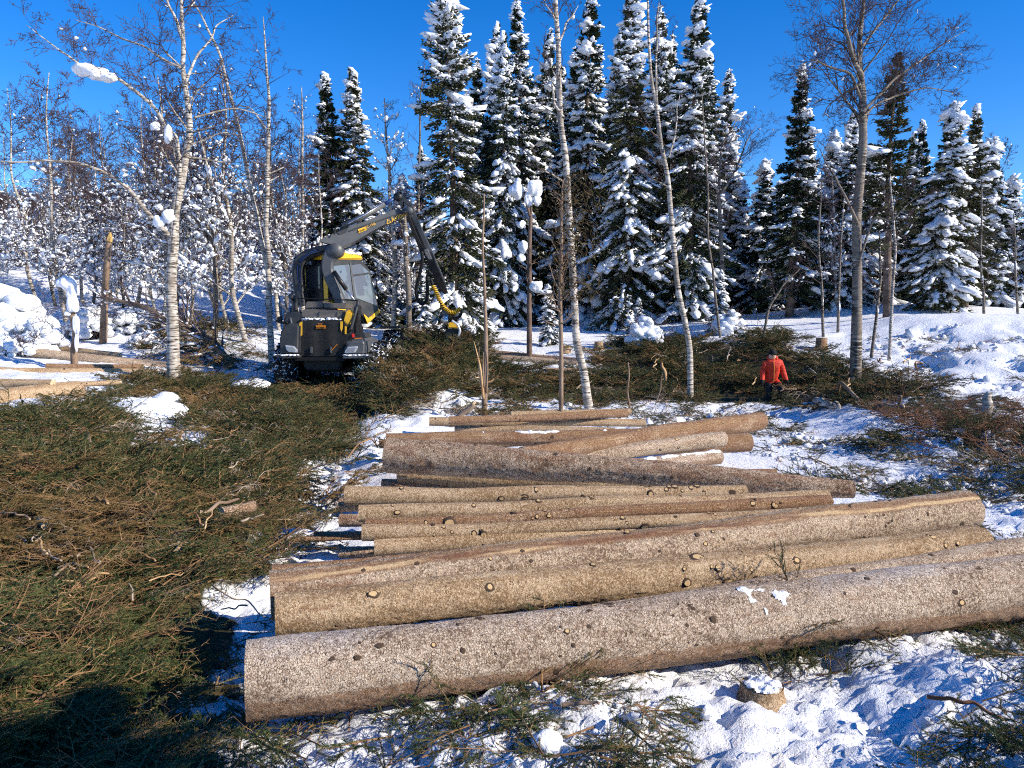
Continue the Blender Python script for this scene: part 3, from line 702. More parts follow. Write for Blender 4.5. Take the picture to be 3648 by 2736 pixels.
log_px('thickest frost-dusted spruce log in front, nearest the camera', 880, 2420, .20, 3760, 2075, .20, 250, 205, m='bark_frost', nk=70, ksize=.75, seed=1, res=(100, 400), pale=.15, snow=[(.54, .57, 2.0, 30)])
log_px('grey log lying directly behind the front frosted log, its left end hidden', 1500, 2300, .19, 3780, 1950, .27, 110, 108, m='bark_grey', nk=26, seed=2, res=(64, 160), pale=.2)
log_px('tan smooth log with large pale knots, second big log from the front', 980, 2188, .34, 3490, 1935, .30, 152, 122, m='bark_tan', nk=30, seed=3, res=(84, 300), pale=.95, ksize=1.7)
log_px('big pale grey log with a long peeled strip along its top', 962, 2118, .38, 3455, 1815, .46, 165, 138, m='bark_peel', nk=60, ksize=.9, seed=4, res=(84, 300), pale=.2)
log_px('red-scuffed log behind the peeled log, left end flush with it', 970, 2050, .34, 2500, 1925, .30, 92, 70, m='bark_red', nk=18, seed=5, res=(64, 160), pale=.5)
log_px('short-looking pale log with the lowest left end among the thin logs', 1333, 1955, .22, 2500, 1880, .24, 58, 46, m='bark_tan', nk=14, seed=6, pale=.5)
log_px('thin tan log second lowest of the thin logs in the pile', 1290, 1902, .32, 2950, 1830, .34, 58, 44, m='bark_tan', nk=24, seed=7, res=(48, 130), pale=.7, ksize=1.6)
log_px('thin reddish log squeezed between two tan thin logs', 1303, 1868, .36, 2960, 1793, .40, 40, 50, m='bark_red', nk=24, seed=8, res=(48, 130), pale=.8, ksize=1.6)
log_px('thin tan log with round end third from the top of the thin logs', 1277, 1828, .42, 2950, 1768, .38, 60, 44, m='bark_tan', nk=22, seed=9, res=(48, 130), pale=.8, ksize=1.6)
log_px('uppermost of the thin tan logs, scarred with pale bark wounds', 1230, 1767, .38, 2660, 1752, .32, 68, 38, m='bark_tan', nk=26, seed=10, res=(56, 180), pale=.95, ksize=2.0)
# dark shaded ends sticking out at the left under the thin logs
log_px('shaded log end under the uppermost thin log', 1212, 1795, .24, 2300, 1800, .24, 48, 40, m='bark_scale', nk=4, seed=11)
log_px('shaded thin log whose round end shows below the uppermost thin log', 1212, 1848, .26, 2300, 1850, .26, 46, 40, m='bark_scale', nk=4, seed=12)
log_px('darkest low log reaching farthest left under the thin logs', 1120, 1905, .07, 2200, 1900, .08, 32, 30, m='bark_scale', nk=4, seed=13)
log_px('small dark log at ground level beside the lowest pale log', 1210, 1962, .07, 2100, 1960, .07, 40, 34, m='bark_scale', nk=3, seed=14)
log_px('very thin dark pole lying left of the thin log ends', 1030, 1925, .05, 1500, 1905, .06, 22, 20, m='bark_red', nk=3, seed=15)
# the crossing logs at the back of the pile
log_px('large scaly log lying crosswise on top of the back pile', 1385, 1618, .54, 3040, 1740, .34, 126, 64, m='bark_scale', nk=34, seed=16, res=(72, 200), pale=.35)
log_px('log poking out to the left below the large crosswise log', 1422, 1690, .22, 2700, 1745, .16, 80, 60, m='bark_tan', nk=10, seed=17, res=(56, 160), pale=.6)
log_px('dark log end low on the ground below the crosswise log', 1362, 1728, .09, 2300, 1740, .09, 40, 40, m='bark_scale', nk=4, seed=18)
log_px('reddish log behind the crosswise log with snow along its edge', 1375, 1565, .25, 2480, 1548, .22, 50, 44, m='bark_red', nk=10, seed=19, pale=.4, snow=[(.3, .7, 1.9, 30)])
log_px('dark stub end at the far left behind the crosswise log', 1352, 1580, .10, 2000, 1575, .10, 34, 30, m='bark_scale', nk=2, seed=20)
log_px('rough log slanting up to the right at the back of the pile', 1860, 1625, .34, 2705, 1497, .36, 66, 68, m='bark_red', nk=14, seed=21, res=(56, 160), pale=.35)
log_px('log tucked just below the slanting back log, its right end cut square', 1950, 1640, .20, 2578, 1566, .26, 54, 56, m='bark_grey', nk=12, seed=22, pale=.3)
log_px('thick reddish log end at the right below the slanting back log', 2000, 1610, .12, 2668, 1576, .14, 60, 66, m='bark_red', nk=8, seed=23, pale=.3)
log_px('snow-crusted pale log at the right of the back pile', 2100, 1672, .14, 2562, 1624, .14, 46, 52, m='bark_frost', nk=6, seed=24, snow=[(.35, .98, 2.0, 70)])
log_px('low reddish log tip beyond the right end of the crosswise log', 2300, 1690, .10, 2762, 1688, .10, 36, 34, m='bark_red', nk=6, seed=25)
# small stack farther back
g = None
log_px('front thin log of the small stack beyond the main pile', 1530, 1503, .06, 2300, 1508, .02, 32, 26, m='bark_tan', nk=14, seed=26, pale=.6)
log_px('upper thin log of the small stack, rising to the right', 1600, 1498, .16, 2235, 1474, .20, 26, 30, m='bark_red', nk=10, seed=27, pale=.6)
log_px('rearmost thin log of the small stack beside the thin dead spruce', 1820, 1478, .10, 2245, 1466, .10, 22, 24, m='bark_tan', nk=6, seed=28)
log_px('half-buried log lying in front of the small stack', 1620, 1527, -.02, 2190, 1535, -.04, 24, 22, m='bark_tan', nk=8, seed=29)
# logs by the far snow bank
log_px('long thin log at the foot of the far snow bank', 1650, 1252, .70, 2062, 1288, .45, 26, 26, m='bark_scale', nk=5, seed=30)
log_px('pale thick log at the foot of the far snow bank', 1680, 1272, .55, 2058, 1298, .38, 28, 30, m='bark_grey', nk=5, seed=31)
log_px('dark weathered log half hidden in slash beside the white birch', 1640, 1322, .15, 2062, 1330, .15, 34, 38, m='bark_scale', nk=5, seed=32)
# logs on the left behind the slash
log_px('thick log at left with its left end upon the snow, running to the birch', 90, 1252, 1.0, 640, 1318, .45, 30, 46, m='bark_grey', nk=8, seed=33)
log_px('thin pole lying across the left snow above the other logs', 135, 1235, 1.05, 430, 1268, .8, 20, 20, m='bark_tan', nk=4, seed=34)
log_px('reddish thin log in the middle of the left log group', 165, 1306, .72, 510, 1310, .65, 22, 22, m='bark_red', nk=6, seed=35)
log_px('long tan log in the middle of the left log group', -120, 1322, .66, 560, 1330, .5, 32, 34, m='bark_tan', nk=10, seed=36, pale=.8)
log_px('yellowish log reaching in from the left picture edge', -150, 1362, .72, 190, 1368, .70, 30, 34, m='bark_tan', nk=6, seed=37)
log_px('thickest tan log at the left picture edge, partly under slash', -300, 1460, .48, 280, 1392, .50, 110, 66, m='bark_tan', nk=12, seed=38, res=(56, 140), pale=.9)
log_px('thin log half buried in snow right of the thick left log', 200, 1372, .62, 430, 1362, .58, 20, 20, m='bark_tan', nk=4, seed=39)
# ------------------------------------------------------------------ spruces
def spruce_parts(seed, H, Rb, clear=.06, snow=.6, power=.85, tufts=64, step=.34, snow_size=1.0, droop=.55):
    r = np.random.default_rng(seed); tr, cr, sn = MB(), MB(), MB()
    zs = np.linspace(-.6, H, 14); lean = np.stack([.012 * H * np.sin(zs / H * 3 + seed), .01 * H * np.cos(zs / H * 2.3 + seed * 2), zs], -1); lean[:, :2] -= lean[0, :2]
    r0 = .0105 * H + .03
    V, q, t = tube(lean, np.interp(zs, [-.6, 0, H], [r0 * 1.25, r0, .012]), 9); tr.add(V, q, t)
    z = H * clear + .3; BR = []
    while z < H - .15:
        f = z / H; n = r.integers(4, 7)
        L = Rb * ((1 - f) ** power * 1.0 + .03) * (.55 + .45 * min(1, (f - clear * .3) / .12 + .35)); a0 = r.uniform(0, 6.28)
        for k in range(n):
            BR.append((z + r.normal(0, .17), a0 + k * 6.283 / n + r.normal(0, .35), L * r.uniform(.5, 1.28) * (1 + .25 * vnoise(np.array([[z * .7, a0 * 0 + math.cos(a0 + k * 6.283 / n) * 1.5, seed + math.sin(a0 + k * 6.283 / n) * 1.5]]), 4)[0]), f))
        z += step * (1.0 - .55 * f) * r.uniform(.8, 1.2)
    B = np.array(BR); nb = len(B); z0, az, L, f = B.T
    cxy = np.stack([np.interp(z0, zs, lean[:, 0]), np.interp(z0, zs, lean[:, 1])], -1)
    O = np.stack([np.cos(az), np.sin(az)], -1); PP = np.stack([-np.sin(az), np.cos(az)], -1)
    up = np.interp(f, [0, .5, 1], [-.10, .10, .75]); dr = droop * np.interp(f, [0, .6, 1], [1.0, .8, .15])
    def pt(i, t, s=0.0):
        rad = L[i] * t * (1 - .12 * dr[i] * t); zz = z0[i] + L[i] * (up[i] * t - dr[i] * t ** 1.6 + .22 * t ** 4)
        xy = cxy[i] + O[i] * rad[:, None] + PP[i] * np.asarray(s).reshape(-1, 1); return np.concatenate([xy, zz[:, None]], 1)
    ii = np.arange(nb); pr = pt(ii, np.zeros(nb))
    for t0, t1 in ((0, .35), (.35, .7), (.7, 1.0)):
        a = pt(ii, np.full(nb, t0)); b = pt(ii, np.full(nb, t1)); th = .008 + .010 * L
        V, q = prisms(a, b, th * (1 - t0 * .85), th * (1 - t1 * .85), 3); tr.add(V, q)
    # tufts of needles along each branch, hanging from its side twigs
    nt_ = np.maximum((tufts * (.30 + .55 * L / Rb + .1)).astype(int), 10); i = np.repeat(ii, nt_); n = len(i)
    t = r.uniform(.10, 1.03, n) ** .75; wd = .30 * L[i] * np.clip(1.15 - t, .12, 1) + .05; s = r.uniform(-1, 1, n) * wd
    P = pt(i, t, s); P[:, 2] -= np.abs(s) * .35 + r.uniform(0, .10 + .10 * L[i] / Rb * 1.0, n)
    D = np.concatenate([O[i] * r.uniform(.3, 1, (n, 1)) + PP[i] * np.sign(s)[:, None] * r.uniform(.1, .9, (n, 1)), (r.normal(-.35, .35, n) + .25 * f[i])[:, None]], 1)
    D /= np.linalg.norm(D, axis=1, keepdims=True)
    V, q = leafs(P, D, r.uniform(.16, .36, n) * (.32 + .80 * (1 - f[i])), r.uniform(.045, .085, n), r); cr.add(V, q)
    # snow lying on the branches in draped lumps
    patch = vnoise(np.stack([np.cos(az) * 1.3 + seed * 9, np.sin(az) * 1.3, z0 * .55], -1), 7)
    keep = ii[(r.random(nb) < snow * np.interp(f, [0, .25, .8, 1], [1.0, 1.0, .75, .45]) * np.clip(1.0 + 1.5 * patch, .12, 1.3))]
    if len(keep):
        # every snowy bough carries a draped pad: a chain of lumps down its length plus two side fingers
        i = np.repeat(keep, 9); n = len(i); j = np.tile(np.arange(9), len(keep)); lane = np.where(j < 5, 0, np.where(j < 7, -1, 1)); st = np.where(j < 5, .36 + .16 * j, .55 + .24 * ((j - 5) % 2))
        pad = np.repeat(.06 + r.gamma(2.0, .052, len(keep)), 9); t = st + r.normal(0, .05, n); s = lane * .17 * L[i] * r.uniform(.6, 1.3, n)
        P = pt(i, t, s); P2 = pt(i, t + .1, s * 1.25); P2[:, 2] -= .03; D = P2 - P; ss = np.minimum(snow_size * pad * np.clip(.55 + L[i] / Rb * .8, .4, 1.3) * np.where(lane == 0, 1.0, .72) * r.uniform(.55, 1.25, n), .30)
        kp = r.random(n) < .84; P, D, ss, s, i, t = P[kp], D[kp], ss[kp], s[kp], i[kp], t[kp]; n = len(P); P[:, 2] += ss * .25 - np.abs(s) * .3
        V, t3 = blobs(P, np.stack([ss * r.uniform(1.3, 2.3, n), ss * r.uniform(.7, 1.05, n), ss * r.uniform(.45, .7, n)], -1), r, D=D, rough=.6); sn.add(V, None, t3)
        m_ = r.integers(0, n, int(n * 1.6)); Ps = P[m_] + r.normal(0, .07, (len(m_), 3)); ss = r.uniform(.025, .07, len(m_)) * snow_size   # crumbs of snow caught in the twigs
        V, t3 = blobs(Ps, np.stack([ss * 1.6, ss, ss * .8], -1), r, rough=.4, base=ICO0); sn.add(V, None, t3)
    return tr.mesh('spruce_trunk', M['trunk_spruce']), cr.mesh('spruce_crown', M['needles'], False), sn.mesh('spruce_snow', M['snow_tree'])
def _octa():
    V = np.array([(1, 0, 0), (-1, 0, 0), (0, 1, 0), (0, -1, 0), (0, 0, 1), (0, 0, -1)], float)
    return V, np.array([(0, 2, 4), (2, 1, 4), (1, 3, 4), (3, 0, 4), (2, 0, 5), (1, 2, 5), (3, 1, 5), (0, 3, 5)])
ICO0 = _octa()
SPR = [spruce_parts(1, 15, 2.0, .03, 1.0, .72, 76, .34, .85, .75),     # 0 loose hero, full of snow
       spruce_parts(2, 16, 2.0, .05, .95, .95, 80, .32, 1.0, .95),     # 1 snowy, drooping
       spruce_parts(3, 17, 2.1, .05, .75, 1.0, 84, .32, 1.0, .88),     # 2 dark with snow pillows
       spruce_parts(4, 14, 1.7, .10, .42, 1.05, 80, .30, .9, .65),     # 3 dark, light snow
       spruce_parts(5, 10, 1.5, .04, .80, 1.0, 76, .30, 1.0, .85),    # 4 smaller snowy
       spruce_parts(6, 13, 1.15, .30, .10, .70, 60, .34, .9, .55)]     # 5 slim, bare lower stem, nearly no snow
SH = [15, 16, 17, 14, 10, 13]
def put_spruce(proto, u, vtop, vbase, y, label, group=None, wide=1.0, rz=None):
    b = at(u, vbase, y=y); x = b.x; z = float(ground_z(np.array([x]), np.array([y]), False)[0]); top = at(u, vtop, y=y).z
    s = (top - z) / SH[proto]
    o = empty('spruce_tree', (x, y, z), rng.uniform(0, 6.28) if rz is None else rz, label, 'tree', group); o.scale = (s * wide * 1.14, s * wide * 1.14, s)
    for nm, me in zip(('trunk', 'crown', 'snow'), SPR[proto]):
        if len(me.vertices): link(nm, me, o)
    return o
GS = 'spruces along the forest edge'
for a in [(0, 1610, -70, 1150, 33, 'tall airy snow-laden spruce standing just right of the harvester crane', 1.05),
          (1, 1745, 100, 1150, 41, 'left one of two close spruce tips right of the tall airy spruce', .95), (1, 1790, 135, 1150, 39, 'right one of two close spruce tips right of the tall airy spruce', .9),
          (2, 1852, -5, 1150, 43, 'spruce with a dark tip between the twin tips and the white birch', .95), (2, 1950, 120, 1150, 45, 'dark spruce partly hidden behind the white leaning birch', 1.0),
          (2, 2105, -40, 1150, 40, 'broad dark spruce directly right of the white leaning birch', 1.05), (1, 2228, -70, 1150, 37, 'tallest spruce in the middle with heavy snow on its lower right side', 1.1),
          (2, 2320, 30, 1150, 43, 'spruce behind the thin forked birch right of the middle', 1.0), (2, 2462, -20, 1155, 37, 'broad tall spruce right of the thin forked birch', 1.15),
          (3, 2812, 235, 1140, 36, 'dark pointed spruce standing alone above the person', 1.2), (1, 2983, 405, 1150, 37, 'spruce with a slim tip just left of the big right birch', 1.2), (4, 2935, 470, 1150, 42, 'lower spruce tip left of the slim-tipped spruce', 1.2),
          (5, 3165, 180, 1140, 31, 'slim dark spruce with a bare lower stem behind the big right birch', 1.25), (4, 3330, 360, 1130, 34, 'spruce with large snow pillows at far right', 1.2), (3, 3262, 430, 1120, 37, 'dark spruce half hidden left of the pillowed spruce', 1.1),
          (3, 3432, 375, 1130, 35, 'pointed dark spruce second from the right picture edge', 1.25), (4, 3527, 485, 1130, 37, 'spruce near the right picture edge with snow down its right side', 1.15), (4, 3640, 640, 1130, 40, 'spruce cut by the right picture edge', 1.2),
          (4, 2706, 560, 1140, 42, 'small spruce left of the lone dark pointed spruce', 1.2), (4, 2640, 640, 1140, 46, 'smallest spruce tip between the broad tall spruce and the small spruce', 1.2),
          (3, 1184, 262, 1110, 38, 'left of the two slender spruces behind the harvester', 1.3), (1, 1307, 250, 1110, 38, 'right of the two slender spruces behind the harvester, white tip', 1.25),
          (4, 3075, 520, 1130, 41, 'spruce behind the trunk of the big right birch', 1.3), (3, 3760, 560, 1130, 36, 'spruce just outside the right edge', 1.2)]:
    put_spruce(*a[:6], GS, a[6])
for (p, u, vt, y) in [(2, 1680, 330, 50), (1, 2010, 250, 50), (4, 1900, 480, 47), (2, 2180, 230, 48), (1, 2390, 300, 49), (4, 2560, 480, 47), (2, 2560, 260, 52), (4, 2760, 640, 52), (1, 2880, 620, 50), (4, 3020, 640, 50), (2, 3200, 560, 52), (4, 3300, 620, 50), (1, 3480, 640, 50), (4, 3580, 700, 48), (4, 1430, 620, 46), (1, 1520, 520, 52), (4, 2280, 560, 44), (4, 2060, 560, 44), (4, 1780, 560, 46), (4, 2660, 760, 44), (4, 3120, 700, 46), (4, 3400, 700, 44), (4, 1250, 640, 50), (2, 1720, 220, 46), (1, 1830, 180, 46), (2, 1900, 300, 47), (1, 2160, 120, 45), (2, 2060, 180, 46), (1, 2280, 160, 46), (2, 2390, 140, 44), (1, 2520, 200, 43), (2, 2430, 330, 42), (4, 2860, 480, 44), (4, 3110, 560, 43), (4, 3370, 520, 43), (4, 3470, 560, 44), (4, 3560, 620, 44), (3, 3220, 480, 45)]:
    put_spruce(p, u, vt, 1140, y, 'snowy spruce filling a gap in the back row of the forest', 'back row spruces', 1.15)
# young snow-bent spruces at the forest edge
for (u, vt, vb, y, lab) in [(1960, 1010, 1180, 31, 'small snow-plastered spruce beside the broken trunk with snow balls'), (2280, 1060, 1190, 30, 'low snow-bent young spruce at the foot of the tallest spruce'), (2560, 960, 1160, 32, 'young snowy spruce at the foot of the broad tall spruce'), (1500, 960, 1150, 31, 'young snow-plastered spruce behind the crane tip'), (1700, 930, 1150, 34, 'young snowy spruce right of the tall airy spruce')]:
    put_spruce(4, u, vt, vb, y, lab, 'young spruces at the edge', 1.3)

# ------------------------------------------------------------------ birches
def grow(segs, r, p, d, L, rad, lev, maxlev, up=.15, wig=.22, kids=(6, 5, 4), ratio=.5, angle=.75):
    n = min(9, max(3, int(4 + L * 1.2))) if lev < 2 else (3 if lev == 2 else 2); p = np.array(p, float); d = np.array(d, float) / np.linalg.norm(d); nodes = [(p, rad)]
    for k in range(n):
        d = d + r.normal(0, wig, 3) / math.sqrt(n) + np.array([0, 0, up / n]); d /= np.linalg.norm(d); p2 = p + d * L / n
        r1 = rad * (1 - .9 * (k + 1) / n); r0 = rad * (1 - .9 * k / n); segs.append((p, p2, r0, r1, lev)); p = p2; nodes.append((p, d.copy(), r1))
    if lev < maxlev:
        kc = kids[min(lev, len(kids) - 1)]
        for j in range(kc):
            t = r.uniform(.18, .98); k = min(n, max(1, int(t * n) + 1)); q, dd, rr = nodes[k]; a = np.cross(dd, r.normal(0, 1, 3)); a /= np.linalg.norm(a) + 1e-9
            an = r.uniform(.45, 1.1) * angle / .75; nd = dd * math.cos(an) + a * math.sin(an)
            grow(segs, r, q, nd, L * ratio * r.uniform(.55, 1.15) * (1.15 - .5 * t), max(rad * .45, .003), lev + 1, maxlev, up, wig, kids, ratio, angle)

def birch_meshes(limbs, seed, side=(10, 1.6), maxlev=3, kids=(6, 5, 4), up=.15, snow=0.0, thin=1.0, bark='birch', start=.25, snow_size=1.0, ratio=.5, twigmin=.0045, snow_top=1.1):
    """limbs: list of (points, radii, branch count, branch length, start share)"""
    r = np.random.default_rng(seed); tr, tw, sn = MB(), MB(), MB(); segs = []; SP, SS, SD = [], [], []
    for (pts, rad, nb, bl, st) in limbs:
        pts = np.array([tuple(p) for p in pts], float); n = len(pts); tt = np.linspace(0, n - 1, max(14, n * 5))
        # smooth the polyline
        from_ = np.stack([np.interp(tt, np.arange(n), pts[:, k]) for k in range(3)], -1)
        for _ in range(2): from_[1:-1] = (from_[:-2] + 2 * from_[1:-1] + from_[2:]) / 4
        nz = .05 * vnoise(np.stack([tt * 1.3, tt * 0, tt * 0 + seed], -1), 3); from_[:, 0] += nz * np.minimum(tt, 1); rr = np.interp(tt, np.linspace(0, n - 1, len(rad)), rad)
        V, q, t = tube(from_, rr, 9); tr.add(V, q, t)
        for j in range(nb):
            t = r.uniform(st, 1.0); k = int(t * (len(tt) - 2)); p = from_[k]; ax = from_[k + 1] - from_[k]; ax /= np.linalg.norm(ax)
            a = np.cross(ax, r.normal(0, 1, 3)); a /= np.linalg.norm(a) + 1e-9; an = r.uniform(.5, 1.2); d = ax * math.cos(an) + a * math.sin(an)
            grow(segs, r, p, d, bl * r.uniform(.5, 1.2) * (1.15 - .6 * t), max(rr[k] * .38, .010) * thin, 0, maxlev, up, kids=kids, ratio=ratio)
        if snow:
            k = r.integers(1, int(len(tt) * .7), int(snow * 6)); SP.append(from_[k] + np.stack([rr[k] * .3, rr[k] * 0, rr[k] * .6], -1)); SS.append(r.uniform(.025, .06, len(k))); SD.append(from_[k] - from_[k - 1])
    if segs:
        P0 = np.array([s[0] for s in segs]); P1 = np.array([s[1] for s in segs]); r0 = np.array([s[2] for s in segs]); r1 = np.array([s[3] for s in segs])
        thick = r0 > .018
        for mb, k in ((tr, thick), (tw, ~thick)):
            if k.any(): V, q = prisms(P0[k], P1[k], np.maximum(r0[k], twigmin), np.maximum(r1[k], twigmin * .7), 4 if mb is tr else 3); mb.add(V, q)
        if snow:
            zt = P1[:, 2].max(); hf = np.clip(1.25 - P1[:, 2] / zt * snow_top, .02, 1); d = P1 - P0; flat = 1 - np.abs(d[:, 2]) / (np.linalg.norm(d, axis=1) + 1e-9); k = np.nonzero((r.random(len(segs)) < snow * .16 * (.3 + flat) * hf) & (np.array([s[4] for s in segs]) < 3))[0]
            SP.append((P0[k] + P1[k]) / 2 + [0, 0, .02]); SS.append(r.gamma(1.6, .012, len(k)) + .010); SD.append(d[k])
    if SP:
        SP, SS, SD = np.concatenate(SP), np.concatenate(SS) * snow_size, np.concatenate(SD)
        V, t3 = blobs(SP, np.stack([np.minimum(np.linalg.norm(SD, axis=1) * .62, .30) + SS * .6, SS, SS * r.uniform(.7, 1.1, len(SS))], -1), r, D=SD, rough=.55); sn.add(V, None, t3)
    return tr.mesh('birch_trunk', M[bark]), tw.mesh('birch_twigs', M['twig_birch'], False), sn.mesh('birch_snow', M['snow_tree'])

def hero_birch(label, base, y, limbs_px, seed, **kw):
    """limbs given by pixel points; every limb may wander off the tree's own depth by dy at its tip"""
    b = at(base[0], base[1], y=y); b.z = float(ground_z(np.array([b.x]), np.array([y]))[0]) - .15; o = empty('birch_tree', b, 0, label, 'tree'); L = []
    for (px, rad, nb, bl, st, dy) in limbs_px:
        n = len(px); L.append(([at(u, v, y=y + dy * i / max(1, n - 1)) - b for i, (u, v) in enumerate(px)], [.86 * q for q in rad], nb, bl, st))
    L[0][0][0].z = 0.0
    for nm, me in zip(('trunk', 'crown', 'snow'), birch_meshes(L, seed, **kw)):
        if len(me.vertices): link(nm, me, o)
    return o

b1 = hero_birch('big forked birch left of the harvester, with a snow clump on its long left limb', (618, 1330), 19.5,
    [([(618, 1330), (612, 1150), (606, 960), (622, 760), (650, 620), (668, 520), (672, 380), (655, 240), (650, 130), (640, -30)], [.20, .165, .15, .14, .125, .10, .085, .07, .06, .045], 16, 2.0, .42, .8),
     ([(640, 560), (600, 470), (560, 400), (480, 320), (390, 260), (290, 240), (200, 170), (100, 90)], [.07, .06, .05, .045, .04, .03, .02, .008], 16, 1.3, .2, -1.5),
     ([(604, 840), (540, 780), (470, 690), (390, 620), (280, 580), (160, 570), (60, 580), (-40, 570)], [.075, .065, .055, .05, .04, .03, .022, .012], 12, 1.2, .25, -1.0),
     ([(660, 300), (690, 210), (740, 150), (770, 90), (830, 55)], [.045, .035, .028, .02, .008], 8, .9, .2, 1.0),
     ([(640, 240), (590, 220), (520, 170), (440, 140), (340, 90), (260, 70)], [.045, .04, .032, .025, .018, .008], 12, 1.0, .2, .8),
     ([(650, 140), (620, 60), (590, 0), (560, -60)], [.05, .04, .03, .02], 7, 1.0, .1, .4),
     ([(690, 420), (760, 400), (830, 385), (900, 400), (950, 420)], [.035, .03, .024, .018, .006], 8, .8, .2, .6),
     ([(665, 520), (720, 500), (790, 470), (850, 480)], [.03, .026, .02, .006], 7, .8, .2, .8),
     ([(612, 900), (640, 600), (630, 500), (600, 450)], [.05, .05, .04, .01], 5, .6, .3, -.3)], 501, kids=(5, 4, 3), ratio=.62, snow=.06, snow_size=.8, up=.05, twigmin=.0048)
hero_birch('twin-stemmed slim birch standing directly behind the left side of the harvester', (968, 1215), 24.5,
    [([(968, 1240), (962, 1080), (958, 960), (930, 830), (905, 740), (880, 600), (850, 440), (815, 300), (770, 160), (720, 60), (660, -30)], [.13, .11, .095, .085, .08, .075, .065, .055, .045, .035, .02], 18, 1.5, .4, .5),
     ([(960, 950), (950, 800), (955, 640), (962, 480), (955, 330), (948, 200), (940, 60)], [.095, .085, .08, .07, .05, .035, .015], 18, 1.4, .3, -.3),
     ([(955, 470), (900, 385), (850, 375), (780, 400)], [.03, .025, .02, .006], 6, .8, .2, .4)], 502, kids=(4, 4, 3), snow=.05, snow_size=.8, up=.1)
hero_birch('white leaning birch with a curved stem in front of the middle spruces', (2105, 1400), 18.5,
    [([(2105, 1400), (2072, 1300), (2052, 1150), (2040, 960), (2020, 750), (2005, 500), (1996, 330), (1988, 150), (1980, -30)], [.135, .115, .105, .10, .095, .085, .08, .07, .06], 10, 1.4, .55, .4),
     ([(2010, 420), (1985, 390), (1975, 340), (1966, 300)], [.04, .035, .03, .025], 1, .4, .5, -.3),
     ([(1988, 170), (2010, 100), (2040, 60), (2060, 20)], [.035, .028, .02, .008], 6, .7, .2, .4),
     ([(1984, 80), (1960, 40), (1940, -10)], [.03, .02, .01], 5, .7, .2, .4)], 503, kids=(4, 4, 3), snow=.03)
hero_birch('thin forked birch with a gentle S curve right of the middle', (2462, 1350), 20.5,
    [([(2462, 1350), (2452, 1230), (2428, 1080), (2400, 860), (2378, 620), (2350, 440), (2325, 290), (2310, 130), (2308, -20)], [.105, .09, .085, .08, .07, .06, .05, .04, .03], 9, 1.2, .5, .4),
     ([(2383, 560), (2400, 480), (2415, 400), (2424, 340)], [.03, .026, .02, .01], 5, .7, .3, .5),
     ([(2340, 370), (2330, 250), (2345, 100), (2350, 10)], [.035, .03, .024, .015], 5, .8, .3, -.3)], 504, kids=(4, 3, 3), snow=.04)
hero_birch('big birch with a wide bare crown at the right, rough dark lower trunk', (3050, 1310), 20.8,
    [([(3050, 1310), (3052, 1100), (3056, 860), (3062, 640), (3072, 500), (3076, 340), (3070, 260), (3066, 150), (3080, 40), (3075, -60)], [.19, .155, .14, .135, .125, .11, .09, .075, .06, .04], 20, 2.2, .45, .5),
     ([(3072, 270), (3040, 220), (3020, 120), (3005, 30), (2990, -60)], [.075, .065, .055, .045, .03], 14, 1.6, .1, -.6),
     ([(3070, 400), (3130, 340), (3180, 290), (3260, 230), (3350, 160), (3440, 110)], [.055, .048, .04, .03, .02, .008], 20, 1.4, .15, 1.0),
     ([(3066, 350), (3030, 260), (2960, 240), (2900, 210), (2850, 230)], [.045, .04, .03, .02, .008], 14, 1.2, .15, -.6),
     ([(3072, 420), (3120, 370), (3200, 340), (3300, 310), (3400, 330)], [.04, .035, .03, .02, .006], 16, 1.2, .2, 1.5),
     ([(3068, 170), (3120, 100), (3180, 30), (3240, -40)], [.045, .038, .03, .02], 14, 1.4, .1, .8),
     ([(3064, 300), (3010, 330), (2960, 370), (2930, 420)], [.035, .03, .02, .006], 9, .9, .2, .5),
     ([(3058, 800), (3010, 700), (2960, 600), (2920, 530)], [.05, .04, .025, .008], 7, .8, .2, -.6),
     ([(3055, 950), (3110, 770), (3180, 790), (3260, 700), (3330, 690)], [.04, .035, .03, .02, .006], 8, .8, .2, -.6)], 505, kids=(6, 4, 3), ratio=.62, twigmin=.0048, snow=.10, snow_size=.7, up=.25, bark='birch_dark')
# slim leafless trees at the right
for i, (u, v, y, pts, lab) in enumerate([(3170, 1230, 23, [(3168, 1230), (3180, 1100), (3195, 900), (3180, 760), (3175, 620)], 'slim grey birch sapling right of the big birch, nearer the slope'),
        (3105, 1225, 23.5, [(3105, 1225), (3120, 1100), (3140, 960), (3138, 820)], 'thin leaning sapling close to the right of the big birch'),
        (2720, 1190, 27, [(2718, 1190), (2740, 1090), (2790, 1010), (2850, 960)], 'bent thin sapling leaning right above the person'),
        (2520, 1160, 30, [(2570, 1160), (2545, 1040), (2530, 900), (2520, 700), (2510, 480), (2500, 330)], 'bare grey birch in front of the broad tall spruce'),
        (2935, 1180, 27, [(2935, 1180), (2925, 1000), (2915, 820), (2930, 640)], 'first thin pole-like sapling left of the big right birch'), (2990, 1175, 28, [(2985, 1175), (2990, 950), (3005, 700)], 'second thin pole-like sapling beside the big right birch'),
        (3500, 1200, 28, [(3502, 1200), (3500, 1040), (3496, 860), (3500, 640)], 'straight thin trunk standing on the right snow slope'), (3625, 1170, 30, [(3625, 1170), (3618, 950), (3610, 760)], 'thin trunk at the right picture edge on the slope')]):
    hero_birch(lab, (u, v), y, [(pts, [.06, .05, .04, .02], 14, 1.1, .35, .2)], 520 + i, kids=(4, 3, 3), snow=.2, bark='birch_dark' if i != 0 else 'birch')
